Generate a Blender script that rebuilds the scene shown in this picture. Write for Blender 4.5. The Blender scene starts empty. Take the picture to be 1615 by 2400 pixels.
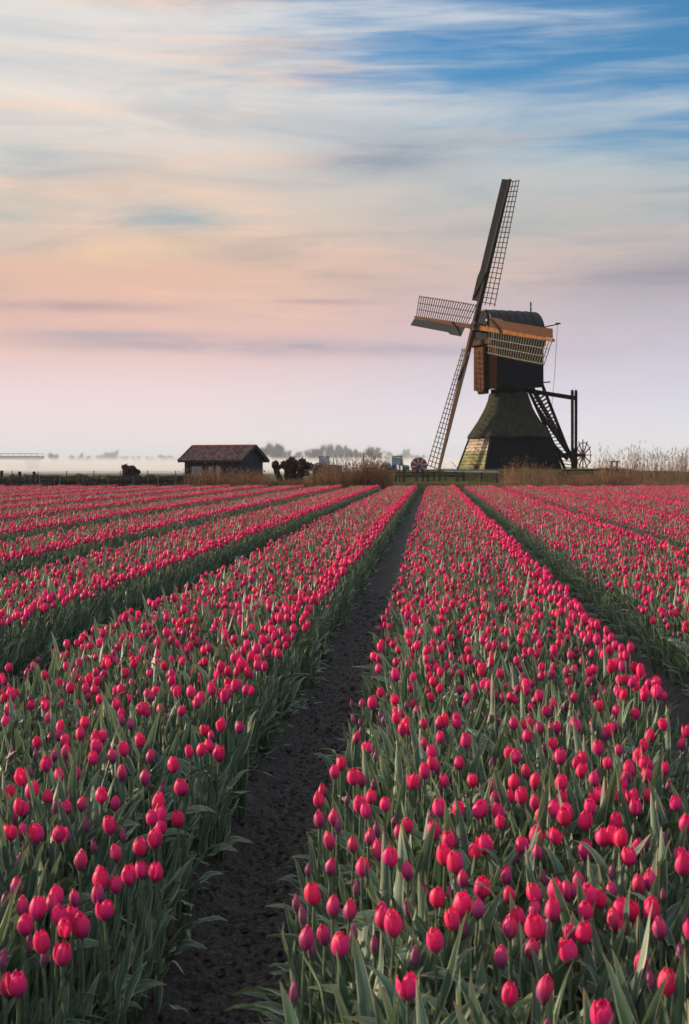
import bpy, math, random
import numpy as np
from mathutils import Vector, Matrix, Euler
SC = bpy.context.scene
COL = SC.collection
rnd = random.Random(7)
NR = np.random.RandomState(11)
R = math.radians
# ------------------------------------------------------------------ camera
F_PX = 3333.0            # focal length in pixels of the 1615 x 2400 photograph (50 mm on a 36 mm tall frame)
CAM_Z = 1.5
HOR = 1092.0             # horizon row in the photograph
cam = bpy.data.cameras.new('camera'); cam_o = bpy.data.objects.new('camera', cam); COL.objects.link(cam_o)
cam.sensor_fit = 'VERTICAL'; cam.sensor_height = 36.0; cam.sensor_width = 24.22; cam.lens = 50.0
cam.shift_y = -108.0 / 2400.0
cam.clip_start = 0.1; cam.clip_end = 6000
cam_o.location = (0, 0, CAM_Z); cam_o.rotation_euler = (R(90), 0, 0)
cam.dof.use_dof = True; cam.dof.focus_distance = 11.0; cam.dof.aperture_fstop = 10.0
SC.camera = cam_o
# ------------------------------------------------------------------ light
SUN_AZ, SUN_EL = -66.0, 10.0       # degrees from the view direction (+Y), negative = to the left
sv = Vector((math.sin(R(SUN_AZ)) * math.cos(R(SUN_EL)), math.cos(R(SUN_AZ)) * math.cos(R(SUN_EL)), math.sin(R(SUN_EL))))
sun = bpy.data.lights.new('sun', 'SUN'); sun_o = bpy.data.objects.new('sun', sun); COL.objects.link(sun_o)
sun.energy = 5.0; sun.angle = R(0.7); sun.color = (1.0, 0.78, 0.54)
sun_o.location = sv * 50; sun_o.rotation_euler = sv.to_track_quat('Z', 'Y').to_euler()
SC.view_settings.view_transform = 'Standard'; SC.view_settings.look = 'None'
SC.view_settings.exposure = 0.42; SC.view_settings.gamma = 1.0; SC.view_settings.use_curve_mapping = False
SC.render.engine = 'CYCLES'
SC.cycles.use_denoising = True
SC.cycles.max_bounces = 5; SC.cycles.transparent_max_bounces = 4; SC.cycles.volume_bounces = 3
SC.cycles.diffuse_bounces = 3; SC.cycles.glossy_bounces = 1; SC.cycles.transmission_bounces = 3
SC.cycles.sample_clamp_indirect = 6.0

class NT:
    """small helper round a node tree"""
    def __init__(s, tree): s.t = tree; s.n = tree.nodes; s.l = tree.links
    def node(s, typ, **kw):
        n = s.n.new(typ)
        for k, v in kw.items():
            if k.startswith('in_'): pass
            else: setattr(n, k, v)
        return n
    def set(s, sock, v):
        if hasattr(v, 'is_output') or isinstance(v, bpy.types.NodeSocket): s.l.new(v, sock)
        else: sock.default_value = v
    def math(s, op, a, b=None, c=None, clamp=False):
        n = s.n.new('ShaderNodeMath'); n.operation = op; n.use_clamp = clamp
        s.set(n.inputs[0], a)
        if b is not None: s.set(n.inputs[1], b)
        if c is not None: s.set(n.inputs[2], c)
        return n.outputs[0]
    def ramp(s, fac, stops, interp='LINEAR'):
        n = s.n.new('ShaderNodeValToRGB'); n.color_ramp.interpolation = interp
        e = n.color_ramp.elements
        while len(e) > 1: e.remove(e[-1])
        e[0].position = stops[0][0]; e[0].color = (*stops[0][1], 1)
        for p, c in stops[1:]:
            x = e.new(p); x.color = (*c, 1)
        s.set(n.inputs[0], fac); return n.outputs[0]
    def mix(s, fac, a, b, mode='MIX'):
        n = s.n.new('ShaderNodeMix'); n.data_type = 'RGBA'; n.blend_type = mode
        s.set(n.inputs[0], fac)
        for k, v in ((6, a), (7, b)):
            if isinstance(v, tuple) and len(v) == 3: v = (*v, 1)
            s.set(n.inputs[k], v)
        return n.outputs[2]
    def noise(s, vec, scale, detail=4, rough=0.55, dist=0.0):
        n = s.n.new('ShaderNodeTexNoise'); n.inputs['Scale'].default_value = scale
        n.inputs['Detail'].default_value = detail; n.inputs['Roughness'].default_value = rough
        n.inputs['Distortion'].default_value = dist
        if vec is not None: s.l.new(vec, n.inputs['Vector'])
        return n.outputs['Fac']
    def smooth(s, v, a, b, lo=0.0, hi=1.0):
        n = s.n.new('ShaderNodeMapRange'); n.interpolation_type = 'SMOOTHSTEP'
        s.set(n.inputs[0], v); n.inputs[1].default_value = a; n.inputs[2].default_value = b
        n.inputs[3].default_value = lo; n.inputs[4].default_value = hi
        return n.outputs[0]
    def mapping(s, vec, scale=(1, 1, 1), loc=(0, 0, 0), rot=(0, 0, 0)):
        n = s.n.new('ShaderNodeMapping'); n.inputs['Scale'].default_value = scale
        n.inputs['Location'].default_value = loc; n.inputs['Rotation'].default_value = rot
        s.l.new(vec, n.inputs['Vector']); return n.outputs[0]

# ------------------------------------------------------------------ sky
def srgb(r, g, b):
    f = lambda c: (c / 255 / 12.92) if c / 255 <= 0.04045 else ((c / 255 + 0.055) / 1.055) ** 2.4
    return (f(r), f(g), f(b))
world = bpy.data.worlds.new('World'); SC.world = world; world.use_nodes = True
W = NT(world.node_tree); W.n.clear()
out = W.node('ShaderNodeOutputWorld')
tc = W.node('ShaderNodeTexCoord').outputs['Generated']
sep = W.node('ShaderNodeSeparateXYZ'); W.l.new(tc, sep.inputs[0])
dx, dy, dz = sep.outputs
elev = W.math('MULTIPLY', W.math('ARCSINE', W.math('MAXIMUM', dz, 0.0)), 180 / math.pi)        # degrees
azim = W.math('MULTIPLY', W.math('ARCTAN2', dx, dy), 180 / math.pi)                          # 0 = +Y, + = right
sky = W.node('ShaderNodeTexSky'); sky.sky_type = 'NISHITA'; sky.sun_disc = False
sky.sun_elevation = R(SUN_EL + 9); sky.sun_rotation = R(SUN_AZ); sky.air_density = 1.3; sky.dust_density = 0.3; sky.ozone_density = 3.0
# thin high cloud (a veil) whose colour follows height above the horizon and distance from the sun
k = 1 / 90.0
ramp_l = W.ramp(W.math('MULTIPLY', elev, k), [
    (0.0, srgb(240, 230, 234)), (1.2 * k, srgb(238, 222, 225)), (3.0 * k, srgb(238, 216, 217)), (5.2 * k, srgb(230, 190, 182)),
    (7.6 * k, srgb(228, 188, 168)), (10 * k, srgb(220, 202, 188)), (13 * k, srgb(224, 217, 210)), (16 * k, srgb(222, 219, 216)), (20 * k, srgb(226, 224, 222)),
    (32 * k, srgb(226, 226, 228)), (1.0, srgb(222, 226, 232))])
ramp_r = W.ramp(W.math('MULTIPLY', elev, k), [
    (0.0, srgb(234, 233, 242)), (1.2 * k, srgb(226, 225, 235)), (3.0 * k, srgb(212, 210, 224)), (5.4 * k, srgb(196, 190, 204)),
    (7.5 * k, srgb(188, 180, 186)), (10 * k, srgb(184, 186, 186)), (12.5 * k, srgb(172, 192, 204)), (16 * k, srgb(176, 196, 218)), (20 * k, srgb(205, 214, 226)),
    (32 * k, srgb(218, 223, 230)), (1.0, srgb(222, 226, 232))])
warp = W.noise(W.mapping(tc, (3, 3, 9)), 1.6, 3, 0.5)
azf = W.smooth(W.math('ADD', azim, W.math('MULTIPLY', W.math('SUBTRACT', warp, 0.5), 14)), -9.0, 15.0)
veil = W.mix(azf, ramp_l, ramp_r)
# streaks in the veil
st = W.mapping(tc, (3.2, 3.2, 34.0), (0.3, 0.1, 0.0), (0.0, R(1.5), 0.0))
n1 = W.noise(st, 1.0, 6, 0.62, 0.25)
n2 = W.noise(W.mapping(tc, (4.5, 4.5, 22.0), (2.7, 0.4, 0.9), (0.0, R(-3), 0)), 1.0, 4, 0.5, 0.4)
n3 = W.noise(W.mapping(tc, (6, 6, 75.0), (0.7, 2.4, 0.2), (0.0, R(3.5), 0)), 1.0, 3, 0.5, 0.35)
hi = W.smooth(elev, 2.0, 9.0)
def blob(a0, e0, sa, se, tilt=0.0):
    """soft patch of cloud seen in one direction: azimuth, elevation and spread in degrees"""
    da = W.math('SUBTRACT', azim, a0); de = W.math('SUBTRACT', W.math('SUBTRACT', elev, e0), W.math('MULTIPLY', da, tilt))
    q = W.math('ADD', W.math('POWER', W.math('ABSOLUTE', W.math('DIVIDE', da, sa)), 2.0), W.math('POWER', W.math('ABSOLUTE', W.math('DIVIDE', de, se)), 2.0))
    return W.math('EXPONENT', W.math('MULTIPLY', q, -1.0))
n4 = W.noise(W.mapping(tc, (7, 7, 46.0), (4.1, 1.7, 0.6), (0.0, R(-2), 0)), 1.0, 6, 0.62, 0.5)
rag = W.smooth(n4, 0.30, 0.66)
veil = W.mix(W.math('MULTIPLY', W.smooth(n2, 0.52, 0.74), W.math('MULTIPLY', hi, 0.50)), veil, srgb(176, 186, 192))     # grey-blue lower cloud
veil = W.mix(W.math('MULTIPLY', W.smooth(n1, 0.46, 0.72), W.math('MULTIPLY', W.smooth(elev, 2.5, 7.0), W.smooth(azim, 16.0, -6.0, 0.25, 0.70))), veil, srgb(246, 207, 180))     # warm wisps
for a0, e0, sa, se, tl, st_, cl in ((-7.3, 10.0, 2.6, 0.75, -0.10, 0.75, (160, 182, 190)), (-12.6, 12.0, 1.8, 0.7, -0.05, 0.55, (175, 190, 194)), (-13.5, 9.6, 2.2, 1.1, 0.0, 0.55, (180, 192, 190)),
                        (1.8, 12.3, 3.6, 0.85, 0.05, 0.85, (146, 158, 174)), (-2.5, 4.75, 9.0, 0.33, -0.012, 1.0, (164, 160, 178)), (-11.0, 6.3, 5.0, 0.22, 0.0, 0.75, (192, 164, 168)),
                        (-1.0, 6.6, 2.6, 0.12, 0.0, 0.7, (186, 160, 172)), (-9.0, 5.2, 5.0, 0.18, 0.01, 0.6, (176, 168, 182)), (12.5, 7.6, 3.5, 1.2, 0.05, 0.6, (160, 150, 160)),
                        (-8.0, 8.6, 3.0, 0.5, 0.12, 0.7, (236, 204, 168)), (0.5, 8.0, 3.6, 0.6, 0.02, 0.4, (224, 190, 172)), (-11.5, 15.0, 4.0, 1.2, 0.1, 0.5, (236, 229, 222)), (-4.5, 13.0, 4.5, 0.8, 0.08, 0.45, (232, 214, 202))):
    veil = W.mix(W.math('MULTIPLY', W.math('MULTIPLY', blob(a0, e0, sa, se, tl), st_), W.math('MULTIPLY_ADD', rag, 0.75, 0.35), clamp=True), veil, srgb(*cl))
n5 = W.noise(W.mapping(tc, (5, 5, 30.0), (3.3, 5.1, 1.6), (0.0, R(-7), 0)), 1.0, 7, 0.6, 0.9)
veil = W.mix(W.math('MULTIPLY', W.smooth(elev, 4.0, 9.0), 0.8), veil, W.mix(1.0, veil, W.ramp(n5, [(0.30, (0.68, 0.78, 0.88)), (0.52, (1, 1, 1)), (0.74, (1.16, 1.08, 1.00))]), 'MULTIPLY'))
# where the veil thins out the clear sky shows: high up and away from the sun
azc = W.math('MINIMUM', W.math('MAXIMUM', azim, -30.0), 22.0)
clear = W.math('ADD', W.math('MULTIPLY', W.math('SUBTRACT', W.math('MINIMUM', elev, 24.0), 14.6), 0.125), W.math('MULTIPLY', azc, 0.045))
clear = W.math('ADD', clear, W.math('MULTIPLY', blob(6.0, 15.6, 6.5, 1.3, -0.02), 0.40))
clear = W.math('ADD', clear, W.math('MULTIPLY', blob(6.5, 17.4, 6.0, 0.5, -0.08), -0.40))
clear = W.math('ADD', clear, W.math('MULTIPLY', blob(10.5, 13.6, 4.5, 0.28, 0.10), -0.55))
clear = W.math('ADD', clear, W.math('MULTIPLY', blob(11.0, 12.6, 5.0, 0.5, 0.02), 0.30))
clear = W.math('ADD', clear, W.math('MULTIPLY', W.math('SUBTRACT', n3, 0.5), 1.25))
clear = W.math('ADD', clear, W.math('MULTIPLY', W.math('SUBTRACT', n1, 0.5), 0.7))
n6 = W.noise(W.mapping(tc, (11, 11, 150.0), (1.2, 0.4, 3.2), (0.0, R(5), 0)), 1.0, 4, 0.55, 0.5)
clear = W.math('ADD', clear, W.math('MULTIPLY', W.math('SUBTRACT', n6, 0.5), 0.9))
cover = W.math('SUBTRACT', 1.0, W.smooth(clear, 0.0, 0.95, 0.0, 1.0))
cover = W.math('MAXIMUM', cover, W.smooth(elev, 13.0, 8.5))
cover = W.math('MAXIMUM', cover, W.smooth(elev, 21.0, 34.0, 0.0, 0.9))        # unseen thin cloud overhead, added to brighten the tulips
bg_sky = W.node('ShaderNodeBackground'); W.l.new(W.mix(1.0, sky.outputs[0], (0.42, 0.92, 1.25), 'MULTIPLY'), bg_sky.inputs[0]); bg_sky.inputs[1].default_value = 0.075
bg_veil = W.node('ShaderNodeBackground'); W.l.new(veil, bg_veil.inputs[0]); bg_veil.inputs[1].default_value = 0.75
mx = W.node('ShaderNodeMixShader'); W.l.new(cover, mx.inputs[0]); W.l.new(bg_sky.outputs[0], mx.inputs[1]); W.l.new(bg_veil.outputs[0], mx.inputs[2])
W.l.new(mx.outputs[0], out.inputs[0])
world.cycles.sampling_method = 'MANUAL'; world.cycles.sample_map_resolution = 512

# ------------------------------------------------------------------ helpers
def px(x, y, d):
    """world point that the photograph shows at pixel (x, y), at distance d along the view direction"""
    return Vector(((x - 807.5) / F_PX * d, d, CAM_Z - (y - HOR) / F_PX * d))
def link(name, data, parent=None, loc=None):
    o = bpy.data.objects.new(name, data); COL.objects.link(o)
    if parent is not None: o.parent = parent
    if loc is not None: o.location = loc
    return o
def tag(o, label=None, cat=None, group=None, kind=None):
    if label: o['label'] = label
    if cat: o['category'] = cat
    if group: o['group'] = group
    if kind: o['kind'] = kind
    return o
def thing(name, label, cat, loc, group=None, rz=0.0):
    o = link(name, None); o.location = loc; o.rotation_euler = (0, 0, rz); o.empty_display_size = 0.3
    return tag(o, label, cat, group)
class MB:
    """collects vertices and faces of one mesh"""
    def __init__(s): s.v = []; s.f = []; s.mi = []; s.uv = []; s.cur = 0
    def add(s, vs, fs, uvs=None):
        b = len(s.v); s.v += [tuple(v) for v in vs]
        for f in fs:
            s.f.append(tuple(i + b for i in f)); s.mi.append(s.cur)
        if uvs is not None: s.uv += [uvs[i] for f in fs for i in f]
        return s
    def box(s, c, d, rot=None):
        x, y, z = (q / 2 for q in d)
        vs = [Vector((sx * x, sy * y, sz * z)) for sz in (-1, 1) for sy in (-1, 1) for sx in (-1, 1)]
        if rot is not None: vs = [rot @ v for v in vs]
        vs = [v + Vector(c) for v in vs]
        return s.add(vs, [(0, 2, 3, 1), (4, 5, 7, 6), (0, 1, 5, 4), (2, 6, 7, 3), (0, 4, 6, 2), (1, 3, 7, 5)])
    def beam(s, a, b, w, h, side=None, w2=None, h2=None):
        """box from a to b, w wide along 'side', h thick across"""
        a = Vector(a); b = Vector(b); t = (b - a).normalized()
        sd = Vector(side) if side is not None else (Vector((0, 0, 1)).cross(t) if abs(t.z) < 0.95 else Vector((1, 0, 0)))
        sd = (sd - t * sd.dot(t)).normalized(); up = t.cross(sd).normalized()
        w2 = w if w2 is None else w2; h2 = h if h2 is None else h2
        vs = []
        for p, ww, hh in ((a, w, h), (b, w2, h2)):
            for i, j in ((-1, -1), (1, -1), (1, 1), (-1, 1)): vs.append(p + sd * (i * ww / 2) + up * (j * hh / 2))
        return s.add(vs, [(0, 3, 2, 1), (4, 5, 6, 7), (0, 1, 5, 4), (1, 2, 6, 5), (2, 3, 7, 6), (3, 0, 4, 7)])
    def tube(s, pts, rad, n=8, cap=True):
        pts = [Vector(p) for p in pts]
        if not hasattr(rad, '__len__'): rad = [rad] * len(pts)
        vs = []; fs = []
        for i, p in enumerate(pts):
            t = (pts[min(i + 1, len(pts) - 1)] - pts[max(i - 1, 0)]).normalized()
            a = t.orthogonal().normalized() if abs(t.z) > 0.99 else Vector((0, 0, 1)).cross(t).normalized()
            c = t.cross(a)
            for j in range(n):
                q = 2 * math.pi * j / n; vs.append(p + (a * math.cos(q) + c * math.sin(q)) * rad[i])
        for i in range(len(pts) - 1):
            for j in range(n): fs.append((i * n + j, i * n + (j + 1) % n, (i + 1) * n + (j + 1) % n, (i + 1) * n + j))
        if cap: fs.append(tuple(range(n - 1, -1, -1))); fs.append(tuple((len(pts) - 1) * n + j for j in range(n)))
        return s.add(vs, fs)
    def prism(s, poly, off):
        """polygon (3D points) extruded by vector off"""
        n = len(poly); off = Vector(off); poly = [Vector(p) for p in poly]
        vs = poly + [p + off for p in poly]
        return s.add(vs, [tuple(range(n - 1, -1, -1)), tuple(range(n, 2 * n))] + [(i, (i + 1) % n, n + (i + 1) % n, n + i) for i in range(n)])
    def mesh(s, name, mats, smooth=False):
        me = bpy.data.meshes.new(name); me.from_pydata([tuple(v) for v in s.v], [], s.f)
        for m in (mats if isinstance(mats, (list, tuple)) else [mats]): me.materials.append(m)
        if isinstance(mats, (list, tuple)) and len(mats) > 1: me.polygons.foreach_set('material_index', s.mi)
        if s.uv and len(s.uv) == len(me.loops):
            ul = me.uv_layers.new(name='UVMap'); ul.data.foreach_set('uv', [c for u in s.uv for c in u])
        if smooth: me.polygons.foreach_set('use_smooth', [True] * len(me.polygons))
        me.update(); return me
    def obj(s, name, mats, parent=None, loc=None, smooth=False): return link(name, s.mesh(name, mats, smooth), parent, loc)
_perm = NR.rand(64, 64, 64).astype(np.float32)
def vnoise(x, y, z=0.0):
    x = np.asarray(x, float); y = np.asarray(y, float); z = np.zeros_like(x) + z
    xi = np.floor(x).astype(int); yi = np.floor(y).astype(int); zi = np.floor(z).astype(int)
    fx, fy, fz = x - xi, y - yi, z - zi
    fx = fx * fx * (3 - 2 * fx); fy = fy * fy * (3 - 2 * fy); fz = fz * fz * (3 - 2 * fz)
    g = lambda a, b, c: _perm[(xi + a) % 64, (yi + b) % 64, (zi + c) % 64]
    l = lambda a, b, t: a + (b - a) * t
    return l(l(l(g(0,0,0), g(1,0,0), fx), l(g(0,1,0), g(1,1,0), fx), fy), l(l(g(0,0,1), g(1,0,1), fx), l(g(0,1,1), g(1,1,1), fx), fy), fz) - 0.5
def fbm(x, y, o=4, z=0.0):
    r = 0; a = 1.0
    for i in range(o): r = r + a * vnoise(np.asarray(x) * 2 ** i + 3.1 * i, np.asarray(y) * 2 ** i + 7.7 * i, z); a *= 0.5
    return r
def sstep(a, b, x):
    t = np.clip((np.asarray(x, float) - a) / (b - a), 0, 1); return t * t * (3 - 2 * t)

# ------------------------------------------------------------------ materials
def mat(name, col, rough=0.7, spec=0.3, vary=0.25, scale=6.0, stretch=(1, 1, 1), col2=None, bump=0.0, bscale=40.0, coord='Object', trans=0.0, tcol=None, rand=0.0, detail=5, metal=0.0):
    m = bpy.data.materials.new(name); m.use_nodes = True; t = NT(m.node_tree)
    b = t.n['Principled BSDF']; tco = t.node('ShaderNodeTexCoord').outputs[coord]
    v = t.mapping(tco, stretch)
    n = t.noise(v, scale, detail)
    c2 = col2 if col2 is not None else tuple(c * (1 - vary) for c in col)
    c1 = col if col2 is not None else tuple(min(1, c * (1 + vary)) for c in col)
    c = t.mix(t.smooth(n, 0.36, 0.64), c2, c1)
    if rand > 0:
        oi = t.node('ShaderNodeObjectInfo').outputs['Random']
        hs = t.node('ShaderNodeHueSaturation'); t.l.new(c, hs.inputs['Color'])
        t.l.new(t.math('MULTIPLY_ADD', oi, 2 * rand, 1 - rand), hs.inputs['Value']); c = hs.outputs[0]
    t.l.new(c, b.inputs['Base Color']); b.inputs['Roughness'].default_value = rough; b.inputs['Specular IOR Level'].default_value = spec
    b.inputs['Metallic'].default_value = metal
    if bump > 0:
        bp = t.node('ShaderNodeBump'); bp.inputs['Strength'].default_value = bump; bp.inputs['Distance'].default_value = 0.02
        t.l.new(t.noise(v, bscale, 4), bp.inputs['Height']); t.l.new(bp.outputs[0], b.inputs['Normal'])
    if trans > 0:
        tr = t.node('ShaderNodeBsdfTranslucent')
        if tcol: tr.inputs[0].default_value = (*tcol, 1)
        else: t.l.new(c, tr.inputs[0])
        ms = t.node('ShaderNodeMixShader'); ms.inputs[0].default_value = trans
        o = t.n['Material Output']; t.l.new(b.outputs[0], ms.inputs[1]); t.l.new(tr.outputs[0], ms.inputs[2]); t.l.new(ms.outputs[0], o.inputs[0])
    return m
def petal_mat(name, base, mid, tip, trans=0.36):
    """petal: pigment runs from the foot to the tip, with fine lengthwise streaks and a paler rim"""
    m = bpy.data.materials.new(name); m.use_nodes = True; t = NT(m.node_tree); b = t.n['Principled BSDF']
    uv = t.node('ShaderNodeTexCoord').outputs['UV']; sp = t.node('ShaderNodeSeparateXYZ'); t.l.new(uv, sp.inputs[0])
    u, v = sp.outputs[0], sp.outputs[1]
    st = t.noise(t.mapping(uv, (22, 1.6, 1)), 1.0, 4, 0.6)
    oi = t.node('ShaderNodeObjectInfo').outputs['Random']
    vv = t.math('ADD', v, t.math('MULTIPLY', t.math('SUBTRACT', st, 0.5), 0.45))
    vv = t.math('ADD', vv, t.math('MULTIPLY', t.math('SUBTRACT', oi, 0.5), 0.30))
    edge = t.math('ABSOLUTE', t.math('MULTIPLY_ADD', u, 2.0, -1.0))
    vv = t.math('ADD', vv, t.math('MULTIPLY', t.math('POWER', edge, 2.0), 0.28))
    c = t.ramp(vv, [(0.0, base), (0.45, mid), (0.95, tip)])
    c = t.mix(t.math('MULTIPLY', t.smooth(edge, 0.78, 1.0), 0.30), c, tuple(min(1, 0.5 * q + 0.42) if i != 1 else 0.5 * q + 0.16 for i, q in enumerate(tip)))      # petal rims painted paler, imitating light on the edges
    hs = t.node('ShaderNodeHueSaturation'); t.l.new(c, hs.inputs['Color'])
    t.l.new(t.math('MULTIPLY_ADD', oi, 0.018, 0.491), hs.inputs['Hue']); t.l.new(t.math('MULTIPLY_ADD', t.math('FRACT', t.math('MULTIPLY', oi, 7.3)), 0.3, 0.85), hs.inputs['Value'])
    c = hs.outputs[0]
    t.l.new(c, b.inputs['Base Color']); b.inputs['Roughness'].default_value = 0.48; b.inputs['Specular IOR Level'].default_value = 0.28
    b.inputs['Sheen Weight'].default_value = 0.12; b.inputs['Sheen Tint'].default_value = (1.0, 0.6, 0.75, 1)
    bp = t.node('ShaderNodeBump'); bp.inputs['Strength'].default_value = 0.25; bp.inputs['Distance'].default_value = 0.002
    t.l.new(st, bp.inputs['Height']); t.l.new(bp.outputs[0], b.inputs['Normal'])
    tr = t.node('ShaderNodeBsdfTranslucent'); t.l.new(c, tr.inputs[0])
    ms = t.node('ShaderNodeMixShader'); ms.inputs[0].default_value = trans
    t.l.new(b.outputs[0], ms.inputs[1]); t.l.new(tr.outputs[0], ms.inputs[2]); t.l.new(ms.outputs[0], t.n['Material Output'].inputs[0])
    return m
def leaf_mat(name, c1, c2, rim):
    m = bpy.data.materials.new(name); m.use_nodes = True; t = NT(m.node_tree); b = t.n['Principled BSDF']
    uv = t.node('ShaderNodeTexCoord').outputs['UV']; sp = t.node('ShaderNodeSeparateXYZ'); t.l.new(uv, sp.inputs[0])
    u, v = sp.outputs[0], sp.outputs[1]
    oi = t.node('ShaderNodeObjectInfo').outputs['Random']
    st = t.noise(t.mapping(uv, (16, 0.9, 1)), 1.0, 3, 0.6)
    bl = t.noise(t.mapping(uv, (3, 5, 1)), 1.0, 3, 0.5)
    c = t.mix(t.smooth(t.math('ADD', st, t.math('MULTIPLY', t.math('SUBTRACT', bl, 0.5), 0.7)), 0.35, 0.7), c1, c2)
    edge = t.math('ABSOLUTE', t.math('MULTIPLY_ADD', u, 2.0, -1.0))
    c = t.mix(t.math('MULTIPLY', t.smooth(edge, 0.70, 1.0), 0.75), c, rim)  # sun on the leaf margins painted in as a pale colour
    c = t.mix(t.smooth(t.math('ADD', v, t.math('MULTIPLY', t.math('SUBTRACT', bl, 0.5), 0.25)), 0.90, 1.02), c, (0.34, 0.27, 0.15))      # dry tips
    hs = t.node('ShaderNodeHueSaturation'); t.l.new(c, hs.inputs['Color'])
    t.l.new(t.math('MULTIPLY_ADD', oi, 0.05, 0.475), hs.inputs['Hue']); t.l.new(t.math('MULTIPLY_ADD', t.math('FRACT', t.math('MULTIPLY', oi, 5.7)), 0.5, 0.75), hs.inputs['Value'])
    c = hs.outputs[0]
    t.l.new(c, b.inputs['Base Color']); b.inputs['Roughness'].default_value = 0.48; b.inputs['Specular IOR Level'].default_value = 0.32
    bp = t.node('ShaderNodeBump'); bp.inputs['Strength'].default_value = 0.35; bp.inputs['Distance'].default_value = 0.003
    t.l.new(st, bp.inputs['Height']); t.l.new(bp.outputs[0], b.inputs['Normal'])
    tr = t.node('ShaderNodeBsdfTranslucent'); t.l.new(t.mix(0.35, c, (0.16, 0.26, 0.05)), tr.inputs[0])
    ms = t.node('ShaderNodeMixShader'); ms.inputs[0].default_value = 0.22
    t.l.new(b.outputs[0], ms.inputs[1]); t.l.new(tr.outputs[0], ms.inputs[2]); t.l.new(ms.outputs[0], t.n['Material Output'].inputs[0])
    return m
M = {}
M['petal_P'] = petal_mat('petal_pink', (0.44, 0.07, 0.25), (0.90, 0.042, 0.230), (0.96, 0.028, 0.178))
M['petal_H'] = petal_mat('petal_pink_purple', (0.15, 0.065, 0.14), (0.46, 0.055, 0.195), (0.90, 0.030, 0.155), 0.22)
M['petal_B'] = petal_mat('petal_bud', (0.11, 0.10, 0.10), (0.22, 0.08, 0.15), (0.42, 0.07, 0.18), 0.15)
M['leaf'] = leaf_mat('tulip_leaf', (0.042, 0.098, 0.070), (0.160, 0.245, 0.170), (0.52, 0.52, 0.37))
M['stem'] = mat('tulip_stem', (0.10, 0.15, 0.085), 0.5, 0.3, 0.2, 20)
def soil_mat():
    m = bpy.data.materials.new('soil'); m.use_nodes = True; t = NT(m.node_tree); b = t.n['Principled BSDF']; co = t.node('ShaderNodeTexCoord').outputs['Object']
    big = t.noise(co, 5.0, 6, 0.6); fine = t.noise(t.mapping(co, (1, 1.6, 1)), 34.0, 8, 0.7); grit = t.noise(co, 160.0, 3, 0.6)
    c = t.mix(t.smooth(big, 0.35, 0.65), (0.026, 0.023, 0.025), (0.085, 0.074, 0.073)); c = t.mix(t.smooth(fine, 0.46, 0.66), c, (0.165, 0.145, 0.140)); c = t.mix(t.smooth(grit, 0.70, 0.78), c, (0.26, 0.24, 0.23))
    t.l.new(c, b.inputs['Base Color']); t.l.new(t.smooth(big, 0.3, 0.7, 0.55, 0.85), b.inputs['Roughness']); b.inputs['Specular IOR Level'].default_value = 0.35
    h = t.math('ADD', t.math('MULTIPLY', fine, 1.0), t.math('MULTIPLY', grit, 0.22)); bp = t.node('ShaderNodeBump'); bp.inputs['Strength'].default_value = 1.0; bp.inputs['Distance'].default_value = 0.07
    t.l.new(h, bp.inputs['Height']); t.l.new(bp.outputs[0], b.inputs['Normal']); return m
M['soil'] = soil_mat()
M['grass_ground'] = mat('meadow', (0.115, 0.12, 0.055), 0.9, 0.1, scale=0.25, col2=(0.060, 0.062, 0.032), detail=8)
M['grass'] = mat('grass_blade', (0.12, 0.145, 0.05), 0.6, 0.2, scale=2, col2=(0.17, 0.125, 0.055), trans=0.25, rand=0.3)
M['reed'] = mat('reed_stalk', (0.36, 0.21, 0.12), 0.7, 0.15, scale=3, col2=(0.21, 0.105, 0.060), trans=0.25, rand=0.35)
M['reed_tan'] = mat('reed_tan', (0.34, 0.23, 0.13), 0.7, 0.15, scale=3, col2=(0.20, 0.115, 0.065), trans=0.25, rand=0.35)
M['reed_dark'] = mat('reed_dark', (0.23, 0.13, 0.080), 0.8, 0.1, scale=3, col2=(0.12, 0.070, 0.048), trans=0.15, rand=0.35)
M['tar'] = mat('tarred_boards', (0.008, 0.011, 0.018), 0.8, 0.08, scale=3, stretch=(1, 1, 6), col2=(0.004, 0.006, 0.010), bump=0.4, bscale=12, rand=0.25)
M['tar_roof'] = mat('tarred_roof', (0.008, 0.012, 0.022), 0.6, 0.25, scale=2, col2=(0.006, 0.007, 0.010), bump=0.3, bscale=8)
M['thatch'] = mat('thatch', (0.036, 0.041, 0.027), 0.95, 0.05, scale=3.5, stretch=(1, 1, 0.35), col2=(0.022, 0.024, 0.018), bump=1.0, bscale=26, detail=8)
M['brown_wood'] = mat('brown_wood', (0.105, 0.042, 0.022), 0.85, 0.08, scale=4, stretch=(5, 5, 0.7), col2=(0.050, 0.021, 0.014), bump=0.4, bscale=20, rand=0.2)
M['orange_wood'] = mat('ochre_wood', (0.27, 0.105, 0.032), 0.85, 0.08, scale=4, stretch=(1, 1, 1), col2=(0.13, 0.050, 0.020), bump=0.3, bscale=20, rand=0.15)  # sunlit tone painted into the stock of the crossing sail
M['stock_dark'] = mat('stock_dark', (0.022, 0.017, 0.015), 0.8, 0.08, scale=4, col2=(0.016, 0.013, 0.012), bump=0.3, bscale=20)
M['lath'] = mat('sail_lath', (0.035, 0.025, 0.018), 0.85, 0.08, scale=8, col2=(0.018, 0.014, 0.012))  # shaded tone for the laths of the other sails
M['lath_pale'] = mat('sail_lath_pale', (0.17, 0.155, 0.115), 0.85, 0.08, scale=8, col2=(0.10, 0.085, 0.065))  # same laths with sunlight put into their colour
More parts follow.
